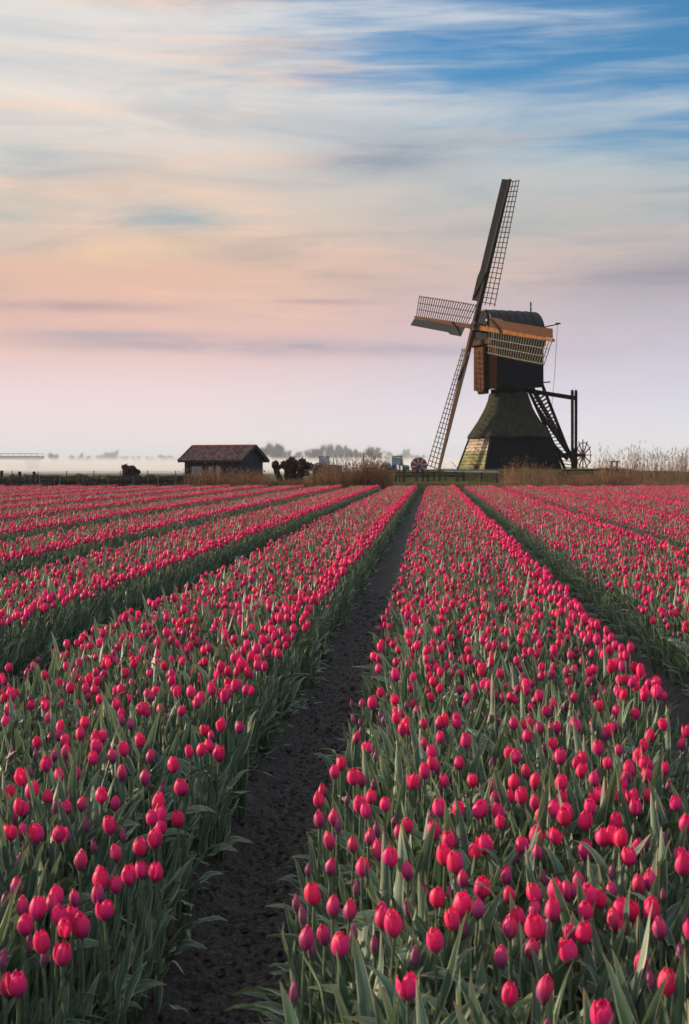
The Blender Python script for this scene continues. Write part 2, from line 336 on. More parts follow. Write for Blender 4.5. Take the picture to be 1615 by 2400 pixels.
M['grey_board'] = mat('grey_board', (0.015, 0.020, 0.031), 0.8, 0.08, scale=3, col2=(0.012, 0.014, 0.020), bump=0.3, bscale=14)  # grey gable boards; on the sail its dark tone is painted shade
M['pale_board'] = mat('pale_board', (0.48, 0.39, 0.33), 0.85, 0.08, scale=2.5, stretch=(1, 1, 4), col2=(0.26, 0.20, 0.16), bump=0.3, bscale=14, rand=0.15)
M['moss_board'] = mat('mossy_board', (0.12, 0.14, 0.038), 0.85, 0.08, scale=2.2, col2=(0.24, 0.21, 0.14), bump=0.5, bscale=20, rand=0.15)
M['iron'] = mat('dark_iron', (0.025, 0.024, 0.024), 0.5, 0.5, scale=10)
M['oak'] = mat('weathered_oak', (0.095, 0.042, 0.020), 0.85, 0.08, scale=4, stretch=(6, 6, 0.8), col2=(0.050, 0.024, 0.015), bump=0.3, bscale=20)
M['rope'] = mat('rope', (0.14, 0.11, 0.09), 0.9, 0.1)
M['white'] = mat('white_paint', (0.75, 0.75, 0.74), 0.5, 0.3, 0.08, 5)
M['shed_wall'] = mat('shed_boards', (0.040, 0.040, 0.048), 0.8, 0.2, scale=3, stretch=(6, 6, 0.6), col2=(0.018, 0.018, 0.024), bump=0.4, bscale=16, rand=0.35)
M['shed_gable'] = mat('shed_gable', (0.022, 0.032, 0.045), 0.7, 0.3, scale=3, stretch=(6, 6, 0.6), col2=(0.012, 0.018, 0.028), rand=0.25)
M['tile'] = mat('clay_tile', (0.20, 0.115, 0.11), 0.75, 0.25, scale=1.5, col2=(0.085, 0.055, 0.062), bump=0.4, bscale=10, rand=0.45)
M['ridge'] = mat('ridge_tile', (0.24, 0.085, 0.05), 0.75, 0.2, scale=3, rand=0.3)
M['pane'] = mat('dusty_glass', (0.22, 0.24, 0.27), 0.25, 0.5, 0.2, 3)
M['bark'] = mat('willow_bark', (0.045, 0.032, 0.026), 0.95, 0.1, scale=5, col2=(0.020, 0.016, 0.015), bump=1.0, bscale=16, detail=8)
M['post'] = mat('weathered_post', (0.085, 0.075, 0.062), 0.85, 0.15, scale=4, stretch=(4, 4, 0.7), col2=(0.040, 0.036, 0.032), bump=0.4, bscale=20, rand=0.3)
M['rail_moss'] = mat('mossy_rail', (0.10, 0.105, 0.055), 0.85, 0.1, scale=3, col2=(0.045, 0.045, 0.034), bump=0.3, bscale=20, rand=0.2)
M['rail_pale'] = mat('pale_rail', (0.42, 0.44, 0.45), 0.6, 0.3, scale=4)
M['wire'] = mat('fence_wire', (0.10, 0.10, 0.11), 0.5, 0.4)
M['hedge'] = mat('hedge_leaf', (0.038, 0.055, 0.026), 0.7, 0.2, scale=3, col2=(0.020, 0.026, 0.016), trans=0.15, rand=0.3)
M['twig'] = mat('twig', (0.075, 0.060, 0.045), 0.9, 0.1, scale=5)
M['tree_twig'] = mat('tree_twig', (0.060, 0.052, 0.045), 0.95, 0.05, scale=1)
M['concrete'] = mat('concrete', (0.30, 0.31, 0.33), 0.85, 0.2, 0.15, 0.8)
M['red_paint'] = mat('red_paint', (0.27, 0.075, 0.085), 0.7, 0.2, scale=4, col2=(0.19, 0.06, 0.075))
M['blue_paint'] = mat('blue_paint', (0.045, 0.10, 0.17), 0.45, 0.4, 0.2, 4)
M['grey_paint'] = mat('grey_paint', (0.12, 0.125, 0.13), 0.5, 0.4, 0.2, 4)
M['rubber'] = mat('rubber', (0.018, 0.018, 0.019), 0.85, 0.2, 0.2, 8)
M['cab_glass'] = mat('cab_glass', (0.30, 0.36, 0.40), 0.15, 0.5, 0.1, 2)
M['water'] = mat('water', (0.03, 0.04, 0.05), 0.08, 0.6, 0.1, 1, bump=0.05, bscale=3)
M['stone'] = mat('pebble', (0.30, 0.28, 0.27), 0.8, 0.2, 0.3, 20, rand=0.4)

# ------------------------------------------------------------------ land
ROW = (1016.6 - 807.5) / F_PX           # the rows run a little to the right: x = s + ROW * y
S_PATH = -0.62; PITCH = 2.0             # furrow centres at s = S_PATH + 2 k
Y_END = 76.5
MILL = Vector((12.69, 110.0, 1.1))
def land_z(x, y):
    x = np.asarray(x, float); y = np.asarray(y, float)
    z = -0.30 + 0.40 * sstep(77.0, 79.5, y)
    r = np.hypot((x - 13.5) / 1.35, y - 111.0)
    z = z + 1.0 * (1 - sstep(8.5, 17.0, r))
    z = z + 0.25 * np.exp(-((y - 87) / 4.0) ** 2) * sstep(-2, 4, x)
    # the ditch on the right
    dt = np.exp(-((y - 148.0) / 9.0) ** 4) * sstep(17.0, 23.0, x)
    z = z - 0.55 * dt
    return z + 0.06 * fbm(x * 0.35, y * 0.35, 3) * sstep(78, 82, y)
def build_land():
    xs = np.unique(np.concatenate([np.arange(-60, 60.1, 0.9), np.geomspace(61, 2600, 26), -np.geomspace(61, 2600, 26)]))
    ys = np.unique(np.concatenate([[-60, -30, -8, 0], np.arange(10, 75, 12.0), np.arange(76, 180, 0.8), np.geomspace(181, 4500, 40)]))
    X, Y = np.meshgrid(xs, ys); Z = land_z(X, Y)
    nx, ny = len(xs), len(ys)
    me = bpy.data.meshes.new('ground'); idx = np.arange(nx * ny).reshape(ny, nx)
    f = np.stack([idx[:-1, :-1], idx[:-1, 1:], idx[1:, 1:], idx[1:, :-1]], -1).reshape(-1, 4)
    me.from_pydata(np.stack([X, Y, Z], -1).reshape(-1, 3).tolist(), [], f.tolist()); me.materials.append(M['grass_ground'])
    me.polygons.foreach_set('use_smooth', [True] * len(me.polygons))
    tag(link('ground', me), kind='structure')
build_land()
def soil_z(s, y):
    """height of the field soil: raised beds, trodden furrows, clods"""
    s = np.asarray(s, float); y = np.asarray(y, float)
    q = np.mod(s - S_PATH + PITCH / 2, PITCH) - PITCH / 2
    z = -0.115 * np.exp(-(q / 0.20) ** 4)
    fade = np.exp(-y / 18.0)
    amp = 0.012 + 0.046 * np.exp(-(q / 0.3) ** 2)
    z = z + amp * fbm(s * 7, y * 5, 4) * (0.25 + 0.75 * fade) + 0.024 * fbm(s * 22, y * 26, 3) * fade
    # footprints pressed into the furrow
    z = z - 0.030 * np.exp(-((q - 0.05 * np.sin(y * 9.2)) / 0.07) ** 2) * (0.5 + 0.5 * np.sin(y * 18.4)) * fade
    return z
def build_soil():
    ss = []
    for k in range(-14, 14):
        c = S_PATH + PITCH * k
        ss += list(c + np.arange(-0.42, 0.425, 0.024)) if k in (0,) else (list(c + np.array([-0.4, -0.3, -0.24, -0.18, -0.12, -0.06, 0, 0.06, 0.12, 0.18, 0.24, 0.3, 0.4])) if k in (-1, 1) else list(c + np.array([-0.35, -0.22, -0.12, 0, 0.12, 0.22, 0.35])))
        ss += list(c + np.array([0.7, 1.0, 1.3]))
    ss = np.array(sorted(ss)); ys = [0.9]
    while ys[-1] < Y_END + 0.4: ys.append(ys[-1] + max(0.022, 0.0065 * ys[-1]))
    ys = np.array(ys); S, Y = np.meshgrid(ss, ys); Z = soil_z(S, Y); X = S + ROW * Y
    idx = np.arange(S.size).reshape(S.shape)
    f = np.stack([idx[:-1, :-1], idx[:-1, 1:], idx[1:, 1:], idx[1:, :-1]], -1).reshape(-1, 4)
    me = bpy.data.meshes.new('field_soil'); me.from_pydata(np.stack([X, Y, Z], -1).reshape(-1, 3).tolist(), [], f.tolist())
    me.materials.append(M['soil']); me.polygons.foreach_set('use_smooth', [True] * len(me.polygons))
    tag(link('field_soil', me), kind='structure')
build_soil()
wm = MB(); wm.add([(14, 138, -0.18), (90, 138, -0.18), (90, 158, -0.18), (14, 158, -0.18)], [(0, 1, 2, 3)])
tag(wm.obj('ditch_water', M['water']), kind='structure')

# ------------------------------------------------------------------ geometry-node scatter
def scatter(name, pts, rots, scls, idxs, variants):
    """one object that stands copies of the variant meshes on its points"""
    col = bpy.data.collections.new(name + '_kinds')
    for i, me in enumerate(variants):
        o = bpy.data.objects.new('%s_kind_%03d' % (name, i), me); col.objects.link(o)
    me = bpy.data.meshes.new(name); me.from_pydata([tuple(p) for p in pts], [], [])
    a = me.attributes.new('rot', 'FLOAT_VECTOR', 'POINT'); a.data.foreach_set('vector', np.asarray(rots, np.float32).reshape(-1))
    a = me.attributes.new('scl', 'FLOAT_VECTOR', 'POINT'); a.data.foreach_set('vector', np.asarray(scls, np.float32).reshape(-1))
    a = me.attributes.new('kind_index', 'INT', 'POINT'); a.data.foreach_set('value', np.asarray(idxs, np.int32))
    o = link(name, me); md = o.modifiers.new('scatter', 'NODES')
    g = bpy.data.node_groups.new(name + '_scatter', 'GeometryNodeTree'); md.node_group = g
    g.interface.new_socket('Geometry', in_out='INPUT', socket_type='NodeSocketGeometry')
    g.interface.new_socket('Geometry', in_out='OUTPUT', socket_type='NodeSocketGeometry')
    gi = g.nodes.new('NodeGroupInput'); go = g.nodes.new('NodeGroupOutput')
    ip = g.nodes.new('GeometryNodeInstanceOnPoints'); ci = g.nodes.new('GeometryNodeCollectionInfo')
    ci.inputs['Collection'].default_value = col; ci.inputs['Separate Children'].default_value = True; ci.inputs['Reset Children'].default_value = True
    def attr(n, t):
        x = g.nodes.new('GeometryNodeInputNamedAttribute'); x.data_type = t; x.inputs['Name'].default_value = n; return x.outputs[0]
    e = g.nodes.new('FunctionNodeEulerToRotation'); g.links.new(attr('rot', 'FLOAT_VECTOR'), e.inputs[0])
    g.links.new(gi.outputs[0], ip.inputs['Points']); g.links.new(ci.outputs[0], ip.inputs['Instance'])
    ip.inputs['Pick Instance'].default_value = True
    g.links.new(attr('kind_index', 'INT'), ip.inputs['Instance Index']); g.links.new(e.outputs[0], ip.inputs['Rotation'])
    g.links.new(attr('scl', 'FLOAT_VECTOR'), ip.inputs['Scale']); g.links.new(ip.outputs[0], go.inputs[0])
    return o

# ------------------------------------------------------------------ windmill
B = Vector((0.9135, 0.4067, 0.0)).normalized(); FR = -B; U = Vector((B.y, -B.x, 0.0))       # back, front, and the side that faces us
mill = thing('windmill', 'dark wooden hollow-post windmill with thatched base and four lattice sails behind the tulip field', 'windmill', MILL)
def at(f, u, z): return FR * f + U * u + Vector((0, 0, z - MILL.z))       # mill-local point: forward, sideways, height above datum
def windmill():
    # lower tower -------------------------------------------------
    a = R(15.0); n_front = Vector((math.sin(a), -math.cos(a), 0)); n_left = Vector((-math.cos(a), -math.sin(a), 0))
    faces = [(n_front, Vector((math.cos(a), math.sin(a), 0))), (n_left, n_front * 1.0), (-n_front, -Vector((math.cos(a), math.sin(a), 0))), (-n_left, -n_front)]
    half = lambda z: 3.18 + (2.24 - 3.18) * (z - 0.7) / (3.9 - 0.7)
    core = MB(); ring = []
    for z in (0.3, 4.2):
        h = half(z) - 0.05
        ring.append([n_front * (h * i) + n_left * (h * j) + Vector((0, 0, z - MILL.z)) for i, j in ((1, 1), (1, -1), (-1, -1), (-1, 1))])
    core.add(ring[0] + ring[1], [(0, 1, 5, 4), (1, 2, 6, 5), (2, 3, 7, 6), (3, 0, 4, 7), (4, 5, 6, 7)])
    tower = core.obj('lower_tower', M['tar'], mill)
    nb = 13; z0, z1 = 0.55, 3.92; st = (z1 - z0) / nb
    for fi, (n, t) in enumerate(faces):
        t = Vector((-n.y, n.x, 0))
        for i in range(nb):
            za, zb = z0 + i * st + 0.035, z0 + (i + 1) * st
            ha, hb = half(za), half(zb)
            ja = rnd.uniform(-.012, .012); w = 0.004
            P = lambda s, h, z, off: n * (h + off) + t * (s * (h + w)) + Vector((0, 0, z - MILL.z))
            poly = [P(-1, ha, za, 0.045 + ja), P(1, ha, za, 0.045 + ja), P(1, hb, zb, 0.012), P(-1, hb, zb, 0.012)]
            m = M['tar']
            if fi == 1: m = M['pale_board'] if i in (0, 1, 10, 11, 12, 9) else (M['moss_board'] if i < 8 else M['pale_board'])
            b = MB(); b.prism(poly, -n * 0.03); b.obj('plank', m, tower)
        # corner posts
    for i, j in ((1, 1), (1, -1), (-1, 1), (-1, -1)):
        c = MB(); q = lambda z: (n_front * i + n_left * j) * (half(z) + 0.03) + Vector((0, 0, z - MILL.z))
        c.beam(q(0.5), q(3.9), 0.16, 0.16); c.obj('corner_board', M['tar'], tower)
    d = MB(); tl = Vector((-n_left.y, n_left.x, 0)); c0 = n_left * (half(1.2) + 0.06) + tl * 0.9
    d.beam(c0 + Vector((0, 0, 0.7 - MILL.z)), c0 * 0.965 + Vector((0, 0, 1.55 - MILL.z)), 0.9, 0.05, tl); d.obj('hatch', M['brown_wood'], tower)
    # thatched skirt: square with rounded corners, flaring --------
    th = MB(); rows = []; prof = [(7.12, 1.22), (6.9, 1.27), (6.5, 1.36), (6.0, 1.52), (5.5, 1.72), (5.0, 1.97), (4.5, 2.24), (4.05, 2.50), (3.76, 2.68), (3.64, 2.65), (3.68, 2.30)]
    NSEG = 64
    for z, h in prof:
        r = []
        for kx in range(NSEG):
            q = 2 * math.pi * kx / NSEG; cx, sx = math.cos(q), math.sin(q)
            e = 0.10; rr = h * 1.0 / (abs(cx) ** (1 / e) + abs(sx) ** (1 / e)) ** e
            rr += 0.035 * float(vnoise(kx * 0.6, z * 2.0)) + (0.05 * float(vnoise(kx * 1.7, 3.3)) if z < 3.9 else 0)
            r.append(n_front * (rr * cx) + n_left * (rr * sx) + Vector((0, 0, z - MILL.z)))
        rows.append(r)
    vs = [p for r in rows for p in r]; fs = []
    for i in range(len(rows) - 1):
        for kx in range(NSEG): fs.append((i * NSEG + kx, (i + 1) * NSEG + kx, (i + 1) * NSEG + (kx + 1) % NSEG, i * NSEG + (kx + 1) % NSEG))
    th.add(vs, fs); tho = th.obj('thatched_skirt', M['thatch'], mill, smooth=True)
    # neck and turning ring
    nk = MB()
    nk.tube([at(0, 0, 6.9), at(0, 0, 7.7)], 0.95, 16); nk.obj('hollow_post_neck', M['tar'], mill)
    for i in range(8):
        q = 2 * math.pi * i / 8; b = MB(); p = Vector((math.cos(q), math.sin(q), 0))
        b.beam(p * 1.12 + Vector((0, 0, 7.06 - MILL.z)), p * 1.12 + Vector((0, 0, 7.42 - MILL.z)), 0.14, 0.5, Vector((-p.y, p.x, 0))); b.obj('ring_block', M['tar'], mill)
    # upper house -------------------------------------------------
    HW, HL, zb, ze, zr = 1.75, 2.05, 7.55, 10.87, 13.5
    h = MB(); h.box(at(0, 0, (zb + ze) / 2), (1, 1, 1)); h.v = [tuple(at(f * (HL - .04), u * (HW - .04), z)) for z in (zb, ze) for u in (-1, 1) for f in (-1, 1)]
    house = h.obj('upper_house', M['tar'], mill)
    nb = 15; st = (ze - zb) / nb
    for sgn in (1, -1):
        for i in range(nb):
            za, z2 = zb + i * st, zb + (i + 1) * st + 0.02
            b = MB(); b.prism([at(-HL, sgn * (HW + .028), za), at(HL, sgn * (HW + .028), za), at(HL, sgn * (HW + .004), z2), at(-HL, sgn * (HW + .004), z2)], U * (-sgn * 0.022)); b.obj('plank', M['tar'], house)
    for i in range(nb):
        za, z2 = zb + i * st, zb + (i + 1) * st + 0.02
        b = MB(); b.prism([at(-HL - .028, -HW, za), at(-HL - .028, HW, za), at(-HL - .004, HW, z2), at(-HL - .004, -HW, z2)], FR * 0.022); b.obj('plank', M['tar'], house)
    nv = 14; wv = 2 * HW / nv            # brown vertical boards on the breast
    for i in range(nv):
        u0 = -HW + i * wv + 0.006; u1 = u0 + wv - 0.012; dz = rnd.uniform(-0.05, 0.03)
        b = MB(); b.prism([at(HL + .012, u0, 7.35 + dz), at(HL + .012, u1, 7.35 + dz), at(HL + .012, u1, ze), at(HL + .012, u0, ze)], FR * (0.03 + rnd.uniform(0, 0.015))); b.obj('breast_board', M['brown_wood'], house)
    # projecting storm box in the middle of the breast, pointed below
    u0, u1, fo = -0.72, 0.62, HL + 0.40
    bx = MB(); bx.prism([at(HL + .06, u1, 10.6), at(fo, u1, 10.6), at(fo, u1, 7.35), at(HL + .2, u1, 7.0), at(HL + .06, u1, 7.05)], U * (u0 - u1)); bx.obj('storm_box', M['tar'], house)
    nv = 6; wv = (u1 - u0) / nv
    for i in range(nv):
        a0 = u0 + i * wv + 0.006; a1 = a0 + wv - 0.012; c = (a0 + a1) / 2; lo = 7.1 + 0.20 * abs(i - 2.5) / 2.5
        b = MB(); b.prism([at(fo + .002, a0, lo), at(fo + .002, a1, lo), at(fo + .002, a1, 10.6), at(fo + .002, a0, 10.6)], FR * 0.03); b.obj('breast_board', M['brown_wood'], house)
    b = MB(); b.beam(at(HL + .26, -HW - .05, 10.95), at(HL + .26, HW + .05, 10.95), 0.55, 0.34, FR); b.obj('breast_beam', M['brown_wood'], house)
    # cap roof: pointed-arch barrel ------------------------------
    prof = []
    for i in range(0, 25):
        q = math.pi * i / 24; u = -math.cos(q) * (HW + 0.12); z = (ze - 0.12) + (zr - ze + 0.12) * (math.sin(q) ** 0.72) if 0 < i < 24 else ze - 0.12
        prof.append((u, z))
    rf = MB(); n = len(prof); fr, bk = HL + 0.30, -HL - 0.16
    outer = [at(f, u, z) for f in (fr, bk) for u, z in prof]; inner = [at(f, u * 0.94, ze - .12 + (z - ze + .12) * 0.955) for f in (fr, bk) for u, z in prof]
    rf.add(outer + inner, [(i, i + 1, n + i + 1, n + i) for i in range(n - 1)] + [(2 * n + i + 1, 2 * n + i, 3 * n + i, 3 * n + i + 1) for i in range(n - 1)] +
           [(i + 1, i, 2 * n + i, 2 * n + i + 1) for i in range(n - 1)] + [(n + i, n + i + 1, 3 * n + i + 1, 3 * n + i) for i in range(n - 1)])
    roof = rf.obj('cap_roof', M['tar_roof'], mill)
    for f in (-1.4, -0.7, 0.0, 0.7, 1.4):
        b = MB(); b.tube([at(f, u * 1.006, ze - .12 + (z - ze + .12) * 1.006) for u, z in prof[1:-1]], 0.022, 5); b.obj('roof_seam', M['tar_roof'], roof)
    for sgn, f, m in ((1, fr - 0.12, M['grey_board']), (-1, bk + 0.10, M['tar'])):
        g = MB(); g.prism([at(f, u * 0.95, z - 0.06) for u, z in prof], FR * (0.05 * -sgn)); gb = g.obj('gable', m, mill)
        if sgn == 1:
            for u, z in ((0.55, 12.55), (0.62, 12.05)):
                b = MB(); b.prism([at(f + .012, u - .11, z), at(f + .012, u + .11, z), at(f + .012, u + .11, z + .17), at(f + .012, u - .11, z + .17)], FR * 0.02); b.obj('window', M['white'], gb)
            for i in range(-3, 4):
                b = MB(); u = i * 0.42; zt = ze + (zr - ze) * (max(0.0, 1 - (u / HW) ** 2)) ** 0.36 - 0.2
                b.beam(at(f + .004, u, ze), at(f + .004, u, zt), 0.03, 0.02, U); b.obj('batten', M['grey_board'], gb)
    fi = MB(); fi.tube([at(-HL + .05, 0, 13.45), at(-HL + .05, 0, 13.75), at(-HL + .05, 0, 13.95), at(-HL + .05, 0, 14.1), at(-HL + .05, 0, 14.35)], [0.05, 0.07, 0.045, 0.075, 0.01], 8); fi.obj('finial', M['stock_dark'], mill)
    # brake pole and rope
    bp = MB(); bp.beam(at(-HL + .2, 0.3, 12.05), at(-HL - 2.25, 0.3, 12.62), 0.09, 0.09); bp.beam(at(-HL - 2.05, 0.3, 12.66), at(-HL - 2.45, 0.3, 12.66), 0.1, 0.12); bp.obj('brake_pole', M['stock_dark'], mill)
    rp = MB(); rp.tube([at(-HL - 2.2, 0.3, 12.58), at(-HL - 2.05, 0.15, 9.0), at(-HL - 1.75, 0.05, 5.2)], 0.018, 5); rp.obj('brake_rope', M['rope'], mill)
    # windshaft and sails ----------------------------------------
    ph = R(10.5); N = Vector((FR.x * math.cos(ph), FR.y * math.cos(ph), math.sin(ph))); Wv = Vector((B.x * math.sin(ph), B.y * math.sin(ph), math.cos(ph)))
    H = at(2.80, 0, 12.10)
    ws = MB(); ws.tube([H - N * 2.6, H - N * 0.2, H + N * 0.45], [0.30, 0.30, 0.34], 12); ws.obj('windshaft', M['stock_dark'], mill)
    ph_ = MB(); ph_.box(H, (0.01, 0.01, 0.01)); 
    hb = MB()
    for off in (-0.2, 0.26): hb.beam(H + N * (off - 0.17), H + N * (off + 0.17), 0.62, 0.62, U)
    hb.obj('poll_end', M['iron'], mill)
    th0 = R(9.7)
    for k_ in range(4):
        al = th0 + k_ * math.pi / 2
        r = Wv * math.cos(al) + U * math.sin(al); t = Wv * -math.sin(al) + U * math.cos(al)
        h0 = H + N * (0.26 if k_ % 2 == 0 else -0.08)
        beta = lambda rr: R(13) * (1 - (rr - 1.8) / 9.4) + R(-5) * ((rr - 1.8) / 9.4)
        def P(rr, s):
            bt = beta(max(rr, 1.8)); return h0 + r * rr + t * (math.cos(bt) * s) - N * (math.sin(bt) * s)
        smat = (M['stock_dark'], M['orange_wood'], M['oak'], M['oak'])[k_]  # each sail's tone carries painted sun and shade
        s = MB(); s.beam(h0, h0 + r * 11.45, 0.36, 0.34, t, 0.20, 0.17)
        lab = ['sail pointing up', 'ochre sail crossing the cap', 'sail pointing down', 'grey-boarded sail reaching out from the cap'][k_]
        so = s.obj('sail', smat, mill); so['label'] = lab
        # lattice
        for j in range(3):
            sj = (0.66, 1.20, 1.74)[j]
            b = MB(); pts = [P(1.75 + 9.55 * i / 12, sj) for i in range(13)]
            for i in range(12): b.beam(pts[i], pts[i + 1] + (pts[i + 1] - pts[i]) * 0.01, 0.055, 0.045, t)
            b.obj('hem_lath', M['lath_pale'] if k_ == 1 else M['lath'], so)
        for i in range(25):
            rr = 1.95 + i * 0.3875
            b = MB(); b.beam(P(rr, -0.12), P(rr, 1.84), 0.055, 0.05, r); b.obj('sail_bar', M['lath_pale'] if k_ == 1 else M['lath'], so)
        # wind boards on the leading edge, darkened on the shaded sails
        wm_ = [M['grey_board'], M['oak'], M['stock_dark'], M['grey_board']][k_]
        if k_ == 0: wm_ = M['tar']  # upright sail's boards darkened to keep them in shade
        ends = [1.95, 4.3, 6.6, 9.0, 11.4]
        for i in range(4):
            ra, rb = ends[i] + 0.002, ends[i + 1] - 0.002
            def Q(rr, s, o=0.0):
                g = R(16) - 0.35 * beta(rr); return h0 + r * rr - t * (0.13 + s * math.cos(g)) + N * (s * math.sin(g) + 0.06 + o)
            wa = 0.80 if i == 0 else 0.66; wb = (0.80 if i == 0 else 0.66)
            poly = [Q(ra, 0), Q(rb, 0), Q(rb, wb if i else 0.66)] + ([Q(rb - 0.5, wb)] if i == 0 else []) + [Q(ra, wa)]
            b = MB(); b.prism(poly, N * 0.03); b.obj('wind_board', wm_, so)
        b = MB(); b.beam(h0 + r * 2.2 - t * 0.75 + N * 0.26, h0 + r * 4.2 + t * 0.1 + N * 0.22, 0.14, 0.06, t); b.obj('board_stay', M['stock_dark'], so)
    # tail: ladder, tail pole, braces, winch ----------------------
    top_n = 0.95
    lad = MB()
    A1, A2 = (at(-HL - .25, top_n, 7.95), at(-5.95, 0.42, 0.95)); B1, B2 = (at(-HL + .1, -0.35, 7.55), at(-5.55, -0.42, 0.95))
    A1 = at(-HL - 0.02, top_n, 8.6)
    lad.beam(A1, A2, 0.09, 0.24, U); ladder = lad.obj('tail_ladder', M['tar'], mill)
    lb = MB(); lb.beam(B1, B2, 0.09, 0.24, U); lb.obj('stringer', M['tar'], ladder)
    for i in range(22):
        q = 0.16 + i * 0.038
        b = MB(); b.beam(A1.lerp(A2, q), B1.lerp(B2, q - 0.03), 0.20, 0.045, B); b.obj('rung', M['oak'], ladder)
    tp = MB(); tp.beam(at(-HL - .0, 0.0, 7.65), at(-5.75, 0.0, 2.2), 0.28, 0.28, U, 0.24, 0.24); tp.obj('tail_pole', M['tar'], mill)
    rl = MB(); rl.beam(at(-HL - .6, -0.55, 8.0), at(-HL - .95, 1.2, 8.0), 0.09, 0.09); rl.obj('landing_rail', M['tar'], mill)
    sp = MB(); sp.beam(at(-HL + .25, -2.0, 7.62), at(-HL + .25, 6.50, 6.50), 0.26, 0.30, B); sp.obj('cross_beam', M['tar'], mill)
    for off in (-0.16, 0.16):
        b = MB(); b.beam(at(-HL + .25 + off, 6.40, 7.05), at(-5.85 + off, 0.2, 0.9), 0.17, 0.17, B); b.obj('long_brace', M['oak'], mill)
    b = MB(); b.beam(at(-1.1, -1.9, 6.9), at(-5.6, -0.35, 2.0), 0.22, 0.22); b.obj('short_brace', M['tar'], mill)
    b = MB(); b.beam(at(-1.7, 1.55, 5.85), at(-5.6, 0.35, 2.05), 0.20, 0.20); b.obj('short_brace', M['tar'], mill)
    b = MB(); b.tube([at(-4.75, 0.0, 2.36), at(-6.95, 0.0, 2.36)], 0.15, 10); b.obj('winch_drum', M['iron'], mill)
    b = MB(); b.beam(at(-5.95, 0.25, 0.7), at(-5.95, 0.25, 2.9), 0.26, 0.26); b.obj('winch_post', M['tar'], mill)
    b = MB(); b.beam(at(-4.9, -0.8, 2.35), at(-4.9, 0.9, 2.35), 0.3, 0.34); b.obj('winch_frame', M['tar'], mill)
    wc = at(-6.8, 0, 2.36); wh = MB(); wh.tube([wc - FR * -0.12, wc + FR * -0.16], 0.18, 12); wheel = wh.obj('winch_wheel', M['iron'], mill)
    for i in range(12):
        q = 2 * math.pi * i / 12; d_ = U * math.sin(q) + Vector((0, 0, math.cos(q)))
        b = MB(); b.beam(wc + d_ * 0.12, wc + d_ * 1.24, 0.085, 0.075, FR, 0.065, 0.055); b.obj('spoke', M['oak'], wheel)
    rm = MB(); pts = [wc + FR * -0.05 + (U * math.sin(2 * math.pi * i / 36) + Vector((0, 0, math.cos(2 * math.pi * i / 36)))) * 1.0 for i in range(37)]
    rm.tube(pts, 0.035, 6, False); rm.obj('rim', M['stock_dark'], wheel)
    # tie chain from the lower sail
    a_, b_ = H + Wv * -10.5 + N * 0.3, n_left * 3.4 + n_front * 2.2 + Vector((0, 0, 1.25 - MILL.z))
    c = MB(); c.tube([a_.lerp(b_, q / 10) + Vector((0, 0, -0.55 * math.sin(math.pi * q / 10))) for q in range(11)], 0.022, 5); c.obj('tie_chain', M['iron'], mill)
windmill()

# ------------------------------------------------------------------ tulips
def petal_geo(kind, inner, seed):
    g = random.Random(seed); NV, NU = 7, 6
    if kind == 'B': Hh, Rm, top, wide = g.uniform(.045, .052), g.uniform(.0090, .0110), .0010, 66
    elif kind == 'H': Hh, Rm, top, wide = g.uniform(.052, .059), g.uniform(.0142, .0168), g.uniform(.002, .0045), 66
    else: Hh, Rm, top, wide = g.uniform(.053, .060), g.uniform(.0180, .0205), g.uniform(.005, .0095), 63
    if inner: Rm *= 0.90; top *= 0.8; Hh *= 0.985
    vs, fs, uv = [], [], []
    ph = g.uniform(0, 6.28)
    for i in range(NV + 1):
        v = i / NV
        if v < 0.40: rr = Rm * math.sin(math.pi / 2 * min(1, (v + 0.045) / 0.445)) ** 0.72
        else: q = (v - 0.40) / 0.60; rr = Rm + (top - Rm) * (q ** (2.1 if kind != 'B' else 1.5))
        w = 1.0 if v < 0.5 else max(0.0, 1 - ((v - 0.5) / 0.5) ** 4.0) ** 0.6
        w = max(w, 0.12)
        for j in range(NU + 1):
            c = j / NU * 2 - 1
            an = R(wide) * c * w * (0.9 + 0.1 * min(1, v * 4)); r2 = rr + 0.0020 * c * c * (v ** 1.5) + 0.0007 * math.sin(5 * c + ph + 6 * v)
            z = Hh * v - 0.004 * (c * c) * (v > 0.75) * (v - 0.75) * 4 + 0.0014 * math.sin(3 * c + ph) * v * v
            vs.append((r2 * math.cos(an), r2 * math.sin(an), z)); uv.append((j / NU, v))
    for i in range(NV):
        for j in range(NU):
            a = i * (NU + 1) + j; fs.append((a, a + 1, a + NU + 2, a + NU + 1))
    return vs, fs, uv
